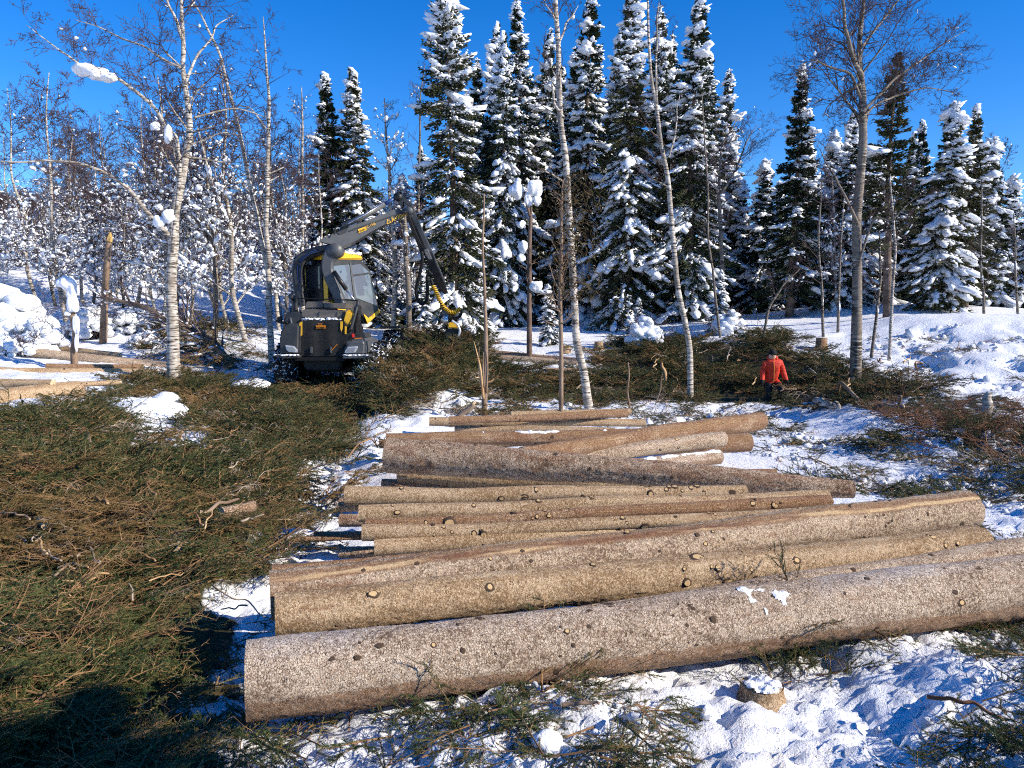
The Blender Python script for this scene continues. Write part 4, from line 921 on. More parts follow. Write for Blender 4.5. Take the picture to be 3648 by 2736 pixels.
hero_birch('bare spreading birch crown right of the broad tall spruce', (2600, 1150), 33, [([(2590, 1150), (2570, 950), (2560, 700), (2570, 520), (2620, 430)], [.11, .10, .08, .05, .02], 26, 2.2, .35, .5), ([(2565, 700), (2620, 600), (2660, 500), (2700, 440)], [.06, .05, .03, .01], 18, 1.6, .2, .5)], 540, kids=(6, 4, 3), snow=.2, bark='birch_dark', up=.3)
hero_birch('snow-lumped birch with a white tip left of the tall airy spruce', (1400, 1130), 33, [([(1400, 1150), (1405, 950), (1395, 760), (1385, 600), (1372, 480), (1370, 350)], [.13, .12, .10, .08, .05, .02], 26, 1.4, .3, .3)], 541, kids=(5, 4, 3), snow=1.8, snow_size=1.5)
hero_birch('thin bare tree touching the left side of the tall airy spruce', (1490, 1130), 36, [([(1490, 1130), (1485, 900), (1490, 600), (1500, 350), (1510, 230)], [.09, .08, .06, .04, .02], 22, 1.6, .35, .3)], 542, kids=(5, 4, 3), snow=.5, bark='birch_dark')
hero_birch('slim reddish birch with fine twigs left of the slender spruces', (1075, 1130), 33, [([(1080, 1130), (1078, 900), (1080, 650), (1075, 450), (1070, 310)], [.10, .085, .07, .05, .02], 30, 1.3, .3, .3)], 543, kids=(6, 4, 3), snow=.8)
hero_birch('birch trunk standing between the crane tip and the cab window', (1455, 1150), 29, [([(1458, 1160), (1455, 1000), (1448, 860), (1440, 760)], [.13, .12, .11, .10], 8, 1.0, .3, .3)], 544, kids=(4, 3, 3), snow=1.6, snow_size=1.6, bark='birch_dark')

# thicket of snow-laden birches behind the clearing on the left: a few builds, copied
def thicket_proto(seed, H, snow):
    r = np.random.default_rng(seed); L = []
    x = np.cumsum(r.normal(0, .22, 6)); y = np.cumsum(r.normal(0, .2, 6)); pts = [(x[i] - x[0], y[i] - y[0], H * i / 5) for i in range(6)]
    L.append((pts, [.085, .075, .06, .045, .03, .012], 34, 1.9, .16))
    k = r.integers(1, 3)
    for j in range(k):
        a = r.uniform(0, 6.28); p = np.array(pts[r.integers(1, 3)]); L.append(([tuple(p), tuple(p + [math.cos(a) * .7, math.sin(a) * .7, 1.2]), tuple(p + [math.cos(a) * 1.2, math.sin(a) * 1.2, 2.8])], [.05, .04, .02], 14, 1.3, .2))
    return birch_meshes(L, seed, kids=(7, 6), snow=snow * 1.2, snow_size=1.2, maxlev=2, twigmin=.008, snow_top=1.75, bark='birch_dark' if seed % 2 else 'birch', up=.1)
THK = [thicket_proto(700 + i, h, s) for i, (h, s) in enumerate([(8, 2.2), (7, 2.8), (9, 1.6), (6, 3.2), (8.5, 2.4)])]
def put_birch(p, x, y, s, label, group):
    z = float(ground_z(np.array([x]), np.array([y]), False)[0]); o = empty('birch_tree', (x, y, z - .1), rng.uniform(0, 6.28), label, 'tree', group); o.scale = (s, s, s)
    for nm, me in zip(('trunk', 'crown', 'snow'), THK[p]):
        if len(me.vertices): link(nm, me, o)
    return o
k = 0; pts_ = []
while k < 125:
    y = rng.uniform(28, 68); u = rng.uniform(-250, 1560) if k < 109 else rng.uniform(1900, 3700)
    if u > 1150 and y < 36: continue
    x = (u - CX) / FPX * y
    if any((x - a) ** 2 + (y - b) ** 2 < .9 for a, b in pts_): continue
    pts_.append((x, y)); put_birch(int(rng.integers(0, 5)), x, y, rng.uniform(.75, 1.2), 'snow-laden birch in the dense thicket behind the clearing', 'thicket birches'); k += 1

# far birch wood on the hill: one mass
def far_wood():
    kit = []
    for i in range(4):
        r = np.random.default_rng(800 + i); mb = MB(); segs = []; grow(segs, r, (0, 0, 0), (0, 0, 1), 5.5, .09, 0, 3, .4, .2, (9, 6, 4), .45)
        P0 = np.array([s[0] for s in segs]); P1 = np.array([s[1] for s in segs]); r0 = np.array([s[2] for s in segs])
        V, q = prisms(P0, P1, np.maximum(r0, .02), np.maximum(r0 * .7, .016), 3); mb.add(V, q, None, 0)
        kk = r.integers(0, len(segs), 26); kk = kk[P1[kk, 2] < 3.0]; nk_ = len(kk); V, t3 = blobs(P1[kk], np.stack([np.full(nk_, .22), np.full(nk_, .12), np.full(nk_, .09)], -1), r, base=ICO0); mb.add(V, None, t3, 1)
        kit.append(mb.mesh('far_birch_mesh', [M['twig_far'], M['snow_tree']], False))
    n = 5200; y = rng.uniform(62, 215, n); x = rng.uniform(-1.0, .75, n) * y * .95; x = np.where(x > 0, x * .8, x); z = np.where(y < 92, G0(x, y) - .2, hill_z(x, y) - .2)
    keep = (y > 88) | (rng.random(n) < .8); keep &= ~((x > 5) & (rng.random(n) < .5))
    P = np.stack([x, y, z], -1)[keep]; n = len(P)
    scatter('far_wood', kit, P, np.stack([np.zeros(n), np.zeros(n), rng.uniform(0, 6.28, n)], -1), rng.uniform(.55, 1.0, n), rng.integers(0, 4, n), 'brown leafless birch wood covering the far hill', 'wood')
M['twig_far'] = twig_mat('far_birch_twigs', (.10, .070, .060), (.16, .115, .095))
far_wood()
# ------------------------------------------------------------------ harvester
M['paint_dark'] = mat('dark_grey_paint', (.028, .030, .033), .42, 0, .5)
M['paint_grey'] = mat('grey_paint', (.075, .079, .083), .40, 0, .5)
M['black'] = mat('black_rubber', (.008, .008, .009), .6, 0, .3)
M['black_plastic'] = mat('black_plastic', (.010, .010, .011), .5, 0, .4)
M['yellow'] = mat('yellow_paint', (.80, .44, .015), .40, 0, .5)
M['orange'] = mat('orange_label', (.80, .26, .01), .5)
M['steel'] = mat('bright_steel', (.62, .63, .65), .25, .9)
M['lamp_glass'] = mat('lamp_glass', (.30, .31, .33), .15, .3)
M['lamp_rim'] = mat('lamp_surround', (.60, .61, .63), .3, .5)
M['hose_blue'] = mat('blue_hose', (.03, .07, .20), .35)
M['glass'] = mat('cab_glass', (.13, .15, .19), .05, 0, .9)  # grey-blue base paints in the snowy forest reflected and seen through the pane
M['glass_dark'] = mat('cab_glass_dark', (.045, .047, .05), .08, 0, .8)
M['hood_dust'] = mat('dusty_hood', (.13, .115, .10), .65)
M['red'] = mat('red_plastic', (.6, .03, .03), .4)
for nm in ('paint_dark', 'paint_grey', 'yellow', 'hood_dust', 'black_plastic'):
    t = NT(M[nm]); c0 = tuple(t.b.inputs['Base Color'].default_value[:3]); n_ = t.noise(t.coord('Object'), 3.5, 6, .65)
    t.col(t.mix(t.ramp(n_, [(.5, 0.0), (.8, .22)]), c0, (.16, .14, .12))); t.t.links.new(t.ramp(n_, [(.3, .35), (.7, .65)]), t.b.inputs['Roughness'])

HY = 20.5
hb = at(1148, 1400, y=HY); hb.z = float(G0(np.array([hb.x]), np.array([HY]))[0]) - .05
HV = empty('harvester', hb, 0, 'dark grey and yellow forest harvester with raised crane, seen from behind', 'harvester')
def hp(u, v, yl): return at(u, v, y=HY + yl) - hb
def zz(a, b): return (960 + a / 3.318, 880 + b / 3.318)
def zb(a, b): return (1100 + a / 3.318, 660 + b / 3.318)
def bevelled(bm, name, m, parent, bev=.02, seg=2, smooth=False):
    if bev: bmesh.ops.bevel(bm, geom=list(bm.edges), offset=bev, segments=seg, affect='EDGES', clamp_overlap=True)
    bmesh.ops.recalc_face_normals(bm, faces=bm.faces)
    me = bpy.data.meshes.new(name); bm.to_mesh(me); bm.free(); me.materials.append(M[m])
    if smooth:
        for p in me.polygons: p.use_smooth = True
    return link(name, me, parent)
def slab(name, pts, thick, m, parent, bev=.02, dvec=(0, 1, 0), seg=2):
    """polygon of local points pushed back by thick along dvec"""
    bm = bmesh.new(); d = Vector(dvec).normalized() * thick
    a = [bm.verts.new(p) for p in pts]; b = [bm.verts.new(Vector(p) + d) for p in pts]; n = len(pts)
    bm.faces.new(a); bm.faces.new(b[::-1])
    for i in range(n): bm.faces.new((a[i], b[i], b[(i + 1) % n], a[(i + 1) % n]))
    return bevelled(bm, name, m, parent, bev, seg)
def rbox(name, c, s, m, parent, bev=.02, rot=(0, 0, 0)):
    bm = bmesh.new(); bmesh.ops.create_cube(bm, size=1.0, matrix=Matrix.Translation(c) @ Euler(rot).to_matrix().to_4x4() @ Matrix.Diagonal((*s, 1)))
    return bevelled(bm, name, m, parent, bev)
def pipe(name, pts, rad, m, parent, sides=8, sm=3):
    P = np.array([tuple(p) for p in pts], float)
    if sm:
        n = len(P); tt = np.linspace(0, n - 1, n * sm * 2)
        Q = np.stack([np.interp(tt, np.arange(n), P[:, k]) for k in range(3)], -1)
        for _ in range(sm): Q[1:-1] = (Q[:-2] + 2 * Q[1:-1] + Q[2:]) / 4
        rad = np.interp(tt, np.linspace(0, n - 1, len(np.atleast_1d(rad))), np.atleast_1d(rad)); P = Q
    else: rad = np.interp(np.linspace(0, 1, len(P)), np.linspace(0, 1, len(np.atleast_1d(rad))), np.atleast_1d(rad))
    mb = MB(); V, q, t_ = tube(P, rad, sides); mb.add(V, q, t_); return mb.build(name, M[m], parent)
def text(name, s, size, o, xd, m, parent, nrm=(0, -1, 0)):
    c = bpy.data.curves.new(name, 'FONT'); c.body = s; c.size = size; c.extrude = .002
    tmp = bpy.data.objects.new(name, c); COL.objects.link(tmp); dg = bpy.context.evaluated_depsgraph_get()
    me = bpy.data.meshes.new_from_object(tmp.evaluated_get(dg)); bpy.data.objects.remove(tmp); me.materials.clear(); me.materials.append(M[m])
    X = Vector(xd).normalized(); N = Vector(nrm).normalized(); Y = N.cross(X).normalized(); N = X.cross(Y)
    me.transform(Matrix.Translation(o) @ Matrix((X, Y, N)).transposed().to_4x4()); return link(name, me, parent)
def Z(yl, *pts): return [hp(*zz(*p), yl) for p in pts]
def ZB(yl, *pts): return [hp(*zb(*p), yl) for p in pts]

rbox('chassis', (0, 2.9, .95), (1.0, 5.6, .45), 'black_plastic', HV, .05)
rbox('axle', (0, 1.45, .72), (2.0, .35, .3), 'black_plastic', HV, .05)
rbox('axle', (0, 5.2, .75), (2.0, .35, .3), 'black_plastic', HV, .05)
# body shells
slab('fender', Z(-.15, (112, 1285), (118, 1085), (132, 965), (185, 905), (360, 900), (350, 1285)), 1.9, 'paint_dark', HV, .07, seg=3)  # darker grey than the right fender: the shade is put into the paint
slab('fender', Z(-.15, (872, 1290), (885, 1160), (945, 1095), (1120, 1085), (1140, 1150), (1136, 1285)), 1.9, 'paint_grey', HV, .07, seg=3)  # same fender on the sunny side, its light put into a lighter grey
slab('engine_cover', Z(.02, (345, 1290), (250, 1110), (255, 960), (380, 862), (865, 862), (985, 930), (985, 1060), (930, 1140), (900, 1290)), 1.5, 'black_plastic', HV, .05)
gb = MB(); xs = np.arange(268, 985, 12.5)
def span_x(yy):   # grille outline
    return (np.interp(yy, [862, 960, 1110, 1290], [385, 262, 256, 350]), np.interp(yy, [862, 930, 1060, 1140, 1290], [860, 978, 978, 925, 893]))
P0, P1 = [], []
for yy in np.arange(872, 1285, 12.5):
    a, b = span_x(yy); P0.append(hp(*zz(a, yy), -.03)); P1.append(hp(*zz(b, yy), -.03))
for xx in xs:
    ok = [yy for yy in np.arange(866, 1290, 4) if span_x(yy)[0] < xx < span_x(yy)[1]]
    if ok: P0.append(hp(*zz(xx, ok[0]), -.035)); P1.append(hp(*zz(xx, ok[-1]), -.035))
V, q = prisms([tuple(p) for p in P0], [tuple(p) for p in P1], .0045, .0045, 4); gb.add(V, q); gr = gb.build('grille', M['paint_dark'], HV)
rbox('label_plate', hp(*zz(606, 945), -.06), (.245, .012, .078), 'orange', HV, 0)
text('lettering', 'PONSSE', .062, hp(*zz(560, 957), -.075), (1, 0, 0), 'black', HV)
text('lettering', 'XXXI', .05, hp(*zz(572, 916), -.06), (1, 0, 0), 'orange', HV)
for a, b in (((370, 890), (352, 1040)), ((850, 870), (840, 1000))): pass
slab('side_vent', Z(-.06, (838, 880), (862, 880), (862, 965), (848, 1000), (836, 960)), .03, 'yellow', HV, 0)
slab('side_vent', Z(-.06, (890, 935), (910, 940), (910, 1025), (890, 1030)), .03, 'yellow', HV, 0)
slab('side_vent', Z(-.05, (352, 900), (386, 880), (386, 1040), (352, 1070)), .02, 'yellow', HV, 0)
for k in range(6): rbox('warning_mark', hp(*zz(742 + 11 * k, 1212 - 12 * k), -.055), (.018, .01, .022), 'orange', HV, 0)
for (c1, c2) in (((478, 1180), (505, 1255)), ((712, 1180), (735, 1255))): slab('grille_latch', Z(-.10, c1, (c2[0], c1[1]), c2, (c1[0], c2[1])), .06, 'paint_grey', HV, .01)
# headlights
for pts in ([(185, 1160), (285, 1172), (330, 1220), (322, 1248), (220, 1238), (196, 1205)], [(925, 1182), (1040, 1172), (1045, 1190), (1010, 1248), (900, 1256), (885, 1240)]):
    h = slab('headlight', Z(-.20, *pts), .08, 'lamp_rim', HV, .012); c = np.mean(pts, 0)
    slab('lens', Z(-.215, *[tuple(c + (np.array(p) - c) * .68) for p in pts]), .03, 'lamp_glass', h, .006)
# bumper lips with snow; left in darker grey for shade, right lighter for sun
for pts, lit in (([(45, 1285), (70, 1275), (345, 1282), (345, 1312), (200, 1318), (70, 1305)], 'paint_dark'), ([(862, 1288), (1150, 1280), (1198, 1272), (1190, 1300), (1120, 1322), (862, 1325)], 'paint_grey')):
    bmp = slab('bumper', Z(-.38, *pts), 1.0, lit, HV, .025, seg=3); r_ = np.random.default_rng(int(pts[0][0])); ps = []; us = np.linspace(pts[0][0] + 20, pts[2][0] - 15 if pts[0][0] < 500 else pts[1][0] + 10, 26)
    ps = [tuple(hp(*zz(u, 1280 + r_.normal(0, 2)), -.36 + r_.uniform(0, .25))) for u in us]; V, t3 = blobs(ps, np.stack([r_.uniform(.03, .07, 26), r_.uniform(.04, .08, 26), r_.uniform(.012, .03, 26)], -1), r_); mb = MB(); mb.add(V, None, t3); mb.build('snow', M['snow'], bmp)
rbox('towing_beam', hp(*zz(605, 1325), .0), (1.35, .3, .10), 'black', HV, .02)
# hood
hd = slab('hood', Z(.12, (375, 745), (420, 732), (855, 752), (885, 770), (862, 858), (365, 842)), 1.5, 'hood_dust', HV, .05)
slab('hood_rib', Z(.09, (585, 758), (608, 758), (600, 840), (578, 840)), .08, 'hood_dust', hd, .012)
slab('hood_rib', Z(.09, (800, 765), (822, 768), (815, 845), (795, 845)), .08, 'hood_dust', hd, .012)
slab('hood_shoulder', Z(.05, (190, 768), (365, 760), (385, 870), (250, 960), (150, 930)), 1.4, 'paint_dark', HV, .05)
up = slab('hood_plate', Z(.55, (435, 645), (620, 642), (632, 655), (632, 715), (410, 728)), 1.0, 'hood_dust', HV, .02)
slab('hood_plate', Z(.55, (640, 655), (905, 668), (885, 735), (640, 718)), 1.0, 'hood_dust', HV, .02)
r_ = np.random.default_rng(77); ps = [tuple(hp(*zz(r_.uniform(390, 850), 852 + r_.normal(0, 5)), .03 + r_.uniform(0, .08))) for k in range(60)]
V, t3 = blobs(ps, np.stack([r_.uniform(.03, .08, 60), r_.uniform(.03, .06, 60), r_.uniform(.012, .035, 60)], -1), r_); mb = MB(); mb.add(V, None, t3); mb.build('snow', M['snow'], hd)
slab('side_panel', Z(-.02, (905, 755), (972, 775), (985, 845), (918, 945), (872, 868)), .5, 'yellow', HV, .02)
slab('side_panel', Z(.05, (908, 742), (950, 742), (985, 800), (982, 850), (972, 778)), .3, 'yellow', HV, .015)
slab('step_frame', Z(.3, (955, 990), (1000, 700), (1050, 690), (1030, 1010)), .5, 'black_plastic', HV, .02)
slab('tool_box', Z(.5, (975, 1030), (1120, 1015), (1140, 1090), (980, 1092)), .9, 'paint_dark', HV, .02)
slab('tool_box_lid', Z(.48, (990, 1078), (1095, 1072), (1100, 1090), (985, 1095)), .9, 'orange', HV, .008)
rbox('tail_lamp', hp(*zz(988, 1048), -.05), (.07, .06, .11), 'red', HV, .015)
# rails, struts, exhaust
pipe('handrail', [hp(*zz(330, 606), .3), hp(*zz(700, 618), .25), hp(*zz(1045, 632), .2)], .016, 'black', HV)
pipe('handrail', [hp(*zz(190, 545), .6), hp(*zz(190, 660), .5), hp(*zz(215, 760), .3), hp(*zz(268, 945), .0)], .028, 'paint_dark', HV)
pipe('handrail', [hp(*zz(125, 665), .3), hp(*zz(200, 760), .2), hp(*zz(250, 850), .05), hp(*zz(268, 950), -.05)], .030, 'paint_grey', HV)
pipe('mirror_arm', [hp(*zz(80, 870), .2), hp(*zz(120, 890), .1), hp(*zz(215, 895), .0)], .035, 'black', HV)
slab('mirror', Z(.2, (85, 830), (130, 815), (145, 850), (135, 905), (90, 880)), .12, 'black_plastic', HV, .015)
pipe('strut', [hp(*zz(1050, 640), .1), hp(*zz(1010, 800), .0), hp(*zz(958, 985), -.05)], .045, 'paint_dark', HV)
ex = pipe('exhaust', [hp(*zz(300, 770), 1.0), hp(*zz(300, 650), 1.0), hp(*zz(292, 610), .95), hp(*zz(245, 580), .8)], [.085, .085, .08, .075], 'paint_dark', HV, 12)
# cab, turned to the right
CB = hp(*zz(430, 650), 2.0); yaw = R(35); cf = Vector((math.sin(yaw), math.cos(yaw), 0)); cs = Vector((math.cos(yaw), -math.sin(yaw), 0))
def cabp(a, s, z): return Vector((CB.x, CB.y, 0)) + cf * a + cs * s + Vector((0, 0, z))
zb0 = CB.z
prof = [(0, 0), (0, 1.05), (.12, 1.20), (1.25, 1.26), (1.62, .98), (1.98, -.15), (1.98, -.32), (1.45, -.66), (1.25, -.30), (.3, -.22)]
cab = slab('cab', [cabp(a, 0, zb0 + h) for a, h in prof], .98, 'paint_dark', HV, .03, dvec=cs)
def side(name, pr, m, parent, off=.985, th=.012, bev=.004): return slab(name, [cabp(a, off, zb0 + h) for a, h in pr], th, m, parent, bev, dvec=cs)
side('side_window', [(.86, 1.06), (1.22, 1.12), (1.55, .90), (1.88, -.10), (1.02, .12)], 'glass', cab)
side('side_window', [(.10, 1.00), (.78, 1.08), (.92, .10), (.12, .05)], 'glass', cab)
side('window_pillar', [(.785, 1.12), (.85, 1.12), (1.02, .08), (.93, .08)], 'paint_grey', cab, .99, .02)
side('window_bar', [(.90, .74), (1.60, .84), (1.58, .89), (.88, .79)], 'paint_dark', cab, .995, .015)
side('side_trim', [(1.30, -.34), (1.50, -.48), (1.95, -.20), (1.96, -.30), (1.46, -.64), (1.30, -.36)], 'yellow', cab, .985, .03)
side('side_trim', [(.0, .02), (.35, .05), (.62, -.24), (.3, -.22)], 'yellow', cab, .985, .03)
side('grab_bar', [(1.90, .9), (1.92, .9), (2.06, -.18), (2.04, -.18)], 'black', cab, .9, .03, .004)
def back(name, rc, m, parent, th=.02, off=-.012):
    s0, s1, z0, z1 = rc; return slab(name, [cabp(off, s0, zb0 + z0), cabp(off, s1, zb0 + z0), cabp(off, s1, zb0 + z1), cabp(off, s0, zb0 + z1)], th, m, parent, .006, dvec=-cf)
back('rear_window', (.08, .74, .38, 1.0), 'glass_dark', cab); back('rear_panel', (.06, .76, .04, .34), 'black_plastic', cab); back('rear_trim', (-.01, .05, .02, 1.08), 'yellow', cab); back('rear_trim', (.80, .97, .02, 1.02), 'yellow', cab)
lbx = back('light_bar', (.0, .48, 1.02, 1.18), 'black_plastic', cab, .12)
for k in range(3): back('work_light', (.03 + .15 * k, .14 + .15 * k, 1.05, 1.15), 'lamp_glass', lbx, .02, -.135)
rf = slab('roof', [cabp(.0, -.02, zb0 + 1.19), cabp(1.32, -.02, zb0 + 1.25), cabp(1.28, -.02, zb0 + 1.36), cabp(.6, -.02, zb0 + 1.42), cabp(.02, -.02, zb0 + 1.30)], 1.03, 'yellow', cab, .03, dvec=cs)
r_ = np.random.default_rng(79); V, t3 = blobs([tuple(cabp(r_.uniform(.05, 1.2), r_.uniform(.02, .95), zb0 + 1.40 + r_.normal(0, .012))) for k in range(80)], np.stack([r_.uniform(.10, .2, 80), r_.uniform(.08, .16, 80), r_.uniform(.03, .075, 80)], -1), r_); mb = MB(); mb.add(V, None, t3); mb.build('snow', M['snow'], rf)
rbox('interior_sticker', cabp(.45, 1.003, zb0 + .86), (.09, .01, .06), 'lamp_rim', cab, 0, (0, 0, -yaw))
# crane arms round the cab
def beam(name, pts, w, d, m, parent):
    P = np.array([tuple(p) for p in pts], float); n = len(P); tt = np.linspace(0, n - 1, n * 5); Q = np.stack([np.interp(tt, np.arange(n), P[:, k]) for k in range(3)], -1)
    for _ in range(4): Q[1:-1] = (Q[:-2] + 2 * Q[1:-1] + Q[2:]) / 4
    W_ = np.interp(tt, np.linspace(0, n - 1, len(w)), w); T = np.gradient(Q, axis=0); T /= np.linalg.norm(T, axis=1, keepdims=True); N = np.cross(T, [0, 1.0, 0]); N /= np.linalg.norm(N, axis=1, keepdims=True)
    c = [(-.5, -.38), (-.38, -.5), (.38, -.5), (.5, -.38), (.5, .38), (.38, .5), (-.38, .5), (-.5, .38)]
    V = np.stack([Q + N * (W_ * a)[:, None] + np.array([0, d * b, 0]) for a, b in c], 1); m_, s = V.shape[:2]; idx = np.arange(m_ * s).reshape(m_, s); nx = np.roll(idx, -1, 1)
    mb = MB(); mb.add(V, np.stack([idx[:-1], idx[1:], nx[1:], nx[:-1]], -1)); mb.F3.append(np.array([[idx[e, 0], idx[e, k], idx[e, k + 1]] for e in (0, -1) for k in range(1, s - 1)])); mb.m3.append(np.zeros(2 * (s - 2)))
    return mb.build(name, M[m], parent, False)
ra = beam('crane_arm', Z(1.55, (850, 680), (800, 540), (735, 400), (690, 270), (695, 160), (735, 80), (775, 20)), [.26, .27, .30, .30, .32, .36, .36], .34, 'paint_grey', HV)
la = beam('crane_arm', Z(1.75, (385, 700), (365, 560), (345, 400), (335, 250), (385, 140), (500, 75), (640, 40), (760, 20)), [.26, .28, .30, .30, .30, .28, .26, .26], .34, 'paint_dark', HV)
mb = MB(); c_ = hp(*zz(768, 38), 1.36); V, q, t_ = tube([c_, c_ + Vector((0, .42, 0))], .20, 20); mb.add(V, q, t_); mb.build('pivot_cover', M['paint_grey'], HV)
pipe('arm_cylinder', [hp(*zz(760, 290), 1.32), hp(*zz(905, 500), 1.28)], .065, 'black_plastic', HV, 10, 0); pipe('cylinder_rod', [hp(*zz(900, 495), 1.28), hp(*zz(1015, 645), 1.2)], .032, 'steel', HV, 8, 0)
for k in range(6):
    o_ = k * 13; pipe('hose', Z(1.52 - .01 * k, (385 - o_ * .2 + 14, 650), (352 + o_ * .4, 480), (318 + o_ * .8, 260), (352 + o_ * .6, 150 + o_ * .2), (470, 60 + o_ * .5), (640, 18 + o_ * .35), (700, -20 + o_ * .5)), .022, 'hose_blue' if k in (1, 4) else 'black', HV, 6)
for (a, b) in ((320, 190), (352, 450), (610, 30)): rbox('hose_clamp', hp(*zz(a + 20, b), 1.5), (.20, .12, .05), 'black_plastic', HV, .01, (0, .5 if b > 100 else 0, 0))
# main boom with lettering
def BM(yl0, yl1, pts):   # the boom swings a little away from the camera towards its tip
    return [hp(*zb(a, b), yl0 + (yl1 - yl0) * (a - 110) / 1020) for a, b in pts]
boom = slab('main_boom', BM(1.35, 2.2, [(110, 660), (200, 600), (300, 575), (345, 540), (440, 500), (520, 480), (900, 335), (985, 290), (1070, 272), (1130, 355), (1050, 395), (820, 500), (560, 655), (395, 738), (300, 690), (190, 690)]), .36, 'paint_grey', HV, .02)
xd = (hp(*zb(1000, 330), 2.1) - hp(*zb(500, 540), 1.68)).normalized()
ey = slab('boom_edge', BM(1.32, 2.17, [(480, 545), (1085, 335), (1082, 322), (478, 530)]), .03, 'paint_dark', boom, 0)
pl = slab('label_plate', BM(1.325, 2.175, [(580, 520), (678, 485), (685, 528), (590, 566)]), .012, 'yellow', boom, 0)
def boom_text(s, size, a, b, m): return text('lettering', s, size, hp(*zb(a, b), 1.30 + .85 * (a - 110) / 1020), xd, m, boom, (xd.y * -1, xd.x * -1, 0) if False else (0.1, -1, 0))
boom_text('PONSSE', .062, 592, 557, 'black'); boom_text('C-150I', .10, 690, 508, 'yellow'); boom_text('\u25B3\u00C4\u202290m\u2022\u00C4', .17, 920, 462, 'yellow')
slab('boom_lug', BM(1.33, 2.18, [(325, 560), (370, 500), (440, 470), (470, 490), (440, 560), (360, 590)]), .40, 'paint_dark', boom, .015)
pipe('boom_cylinder', [hp(*zb(400, 478), 1.45), hp(*zb(640, 375), 1.7), hp(*zb(895, 225), 1.95)], .075, 'paint_grey', boom, 10, 0)
pipe('cylinder_line', [hp(*zb(470, 455), 1.40), hp(*zb(640, 360), 1.6), hp(*zb(890, 208), 1.85)], .022, 'steel', boom, 6, 0)
pipe('cylinder_rod', [hp(*zb(895, 225), 1.95), hp(*zb(1020, 150), 2.05)], .055, 'hose_blue', boom, 10, 0)
pipe('boom_hose', [hp(*zb(300, 580), 1.4), hp(*zb(320, 490), 1.45), hp(*zb(400, 465), 1.5), hp(*zb(470, 470), 1.5)], .025, 'black', boom, 6)
# elbow and jib
elb = slab('elbow_link', ZB(2.05, (1005, 120), (1095, 118), (1190, 185), (1215, 230), (1195, 250), (1150, 225), (1115, 180), (1090, 260), (1140, 330), (1105, 335), (1075, 200), (1010, 165)), .34, 'paint_dark', HV, .015)
mb = MB(); c_ = hp(*zb(1050, 135), 1.98); V, q, t_ = tube([c_, c_ + Vector((0, .5, 0))], .12, 14); mb.add(V, q, t_); mb.build('pivot_pin', M['black_plastic'], elb)
mb = MB(); c_ = hp(*zb(1185, 295), 1.98); V, q, t_ = tube([c_, c_ + Vector((0, .5, 0))], .10, 14); mb.add(V, q, t_); mb.build('pivot_pin', M['paint_grey'], elb)
def JB(yl0, yl1, pts): return [hp(*zb(a, b), yl0 + (yl1 - yl0) * (b - 250) / 900) for a, b in pts]
jib = slab('jib', JB(2.1, 2.7, [(1190, 240), (1225, 225), (1250, 330), (1420, 700), (1600, 1120), (1590, 1165), (1560, 1160), (1450, 930), (1290, 560), (1175, 350)]), .30, 'paint_grey', HV, .015)
slab('jib_channel', JB(2.06, 2.66, [(1180, 360), (1220, 380), (1390, 760), (1440, 900), (1400, 910), (1350, 800), (1200, 480)]), .05, 'black_plastic', jib, .008)
slab('jib_extension', JB(2.02, 2.62, [(1370, 800), (1440, 790), (1600, 1160), (1640, 1270), (1600, 1290), (1530, 1220), (1430, 1000)]), .22, 'black_plastic', jib, .012)
slab('jib_bracket', JB(2.0, 2.6, [(1350, 770), (1400, 745), (1460, 870), (1420, 880)]), .3, 'steel', jib, .01)
for k in range(4): pipe('jib_hose', JB(1.98, 2.55, [(1165 + 8 * k, 370), (1215 + 10 * k, 520), (1290 + 12 * k, 700), (1325 + 14 * k, 790)]), .022, 'black', jib, 6)
pipe('hose_loop', JB(1.98, 2.4, [(1335, 780), (1345, 900), (1300, 1100), (1262, 1250), (1290, 1370), (1350, 1410), (1400, 1350), (1405, 1200), (1395, 1080), (1425, 1035), (1460, 1060)]), .05, 'black', jib, 8)
cpts = [(1440, 1100), (1470, 1190), (1510, 1270), (1545, 1360), (1600, 1450), (1660, 1495), (1730, 1500), (1795, 1455)]
pipe('head_hose', JB(2.3, 2.3, cpts + [(1810, 1500), (1780, 1560), (1720, 1580), (1650, 1570)]), .042, 'black', jib, 8)
cp_ = np.array(cpts, float); tt = np.linspace(.9, 6.95, 420); cen = np.stack([np.interp(tt, range(8), cp_[:, 0]), np.interp(tt, range(8), cp_[:, 1])], -1); hel = []
for k, (a, b) in enumerate(cen):
    p = hp(*zb(a, b), 2.31); ph = tt[k] * 2 * math.pi * 3.6; j = min(k + 1, 419); i0 = max(k - 1, 0); T = (hp(*zb(*cen[j]), 2.31) - hp(*zb(*cen[i0]), 2.31)).normalized(); N = T.cross(Vector((0, 1, 0))); hel.append(p + N * .050 * math.cos(ph) + Vector((0, .050 * math.sin(ph), 0)))
pipe('hose_spiral', hel, .022, 'yellow', jib, 6, 0)
# harvester head
hh = slab('harvester_head', ZB(2.2, (1600, 1760), (1625, 1700), (1760, 1690), (1790, 1760), (1770, 1890), (1620, 1900)), .7, 'black_plastic', HV, .04)
rt = pipe('rotator', [hp(*zb(1617, 1505), 2.4), hp(*zb(1617, 1700), 2.4)], [.085, .085, .07], 'steel', hh, 14, 0)
rbox('rotator_cap', hp(*zb(1617, 1500), 2.4), (.24, .24, .14), 'paint_grey', hh, .03)
slab('saw_housing', ZB(2.1, (1635, 1690), (1650, 1630), (1690, 1610), (1740, 1640), (1760, 1690)), .5, 'yellow', hh, .03)
pipe('feed_arm', ZB(2.15, (1690, 1600), (1760, 1650), (1790, 1720), (1760, 1800)), .04, 'lamp_rim', hh, 8)
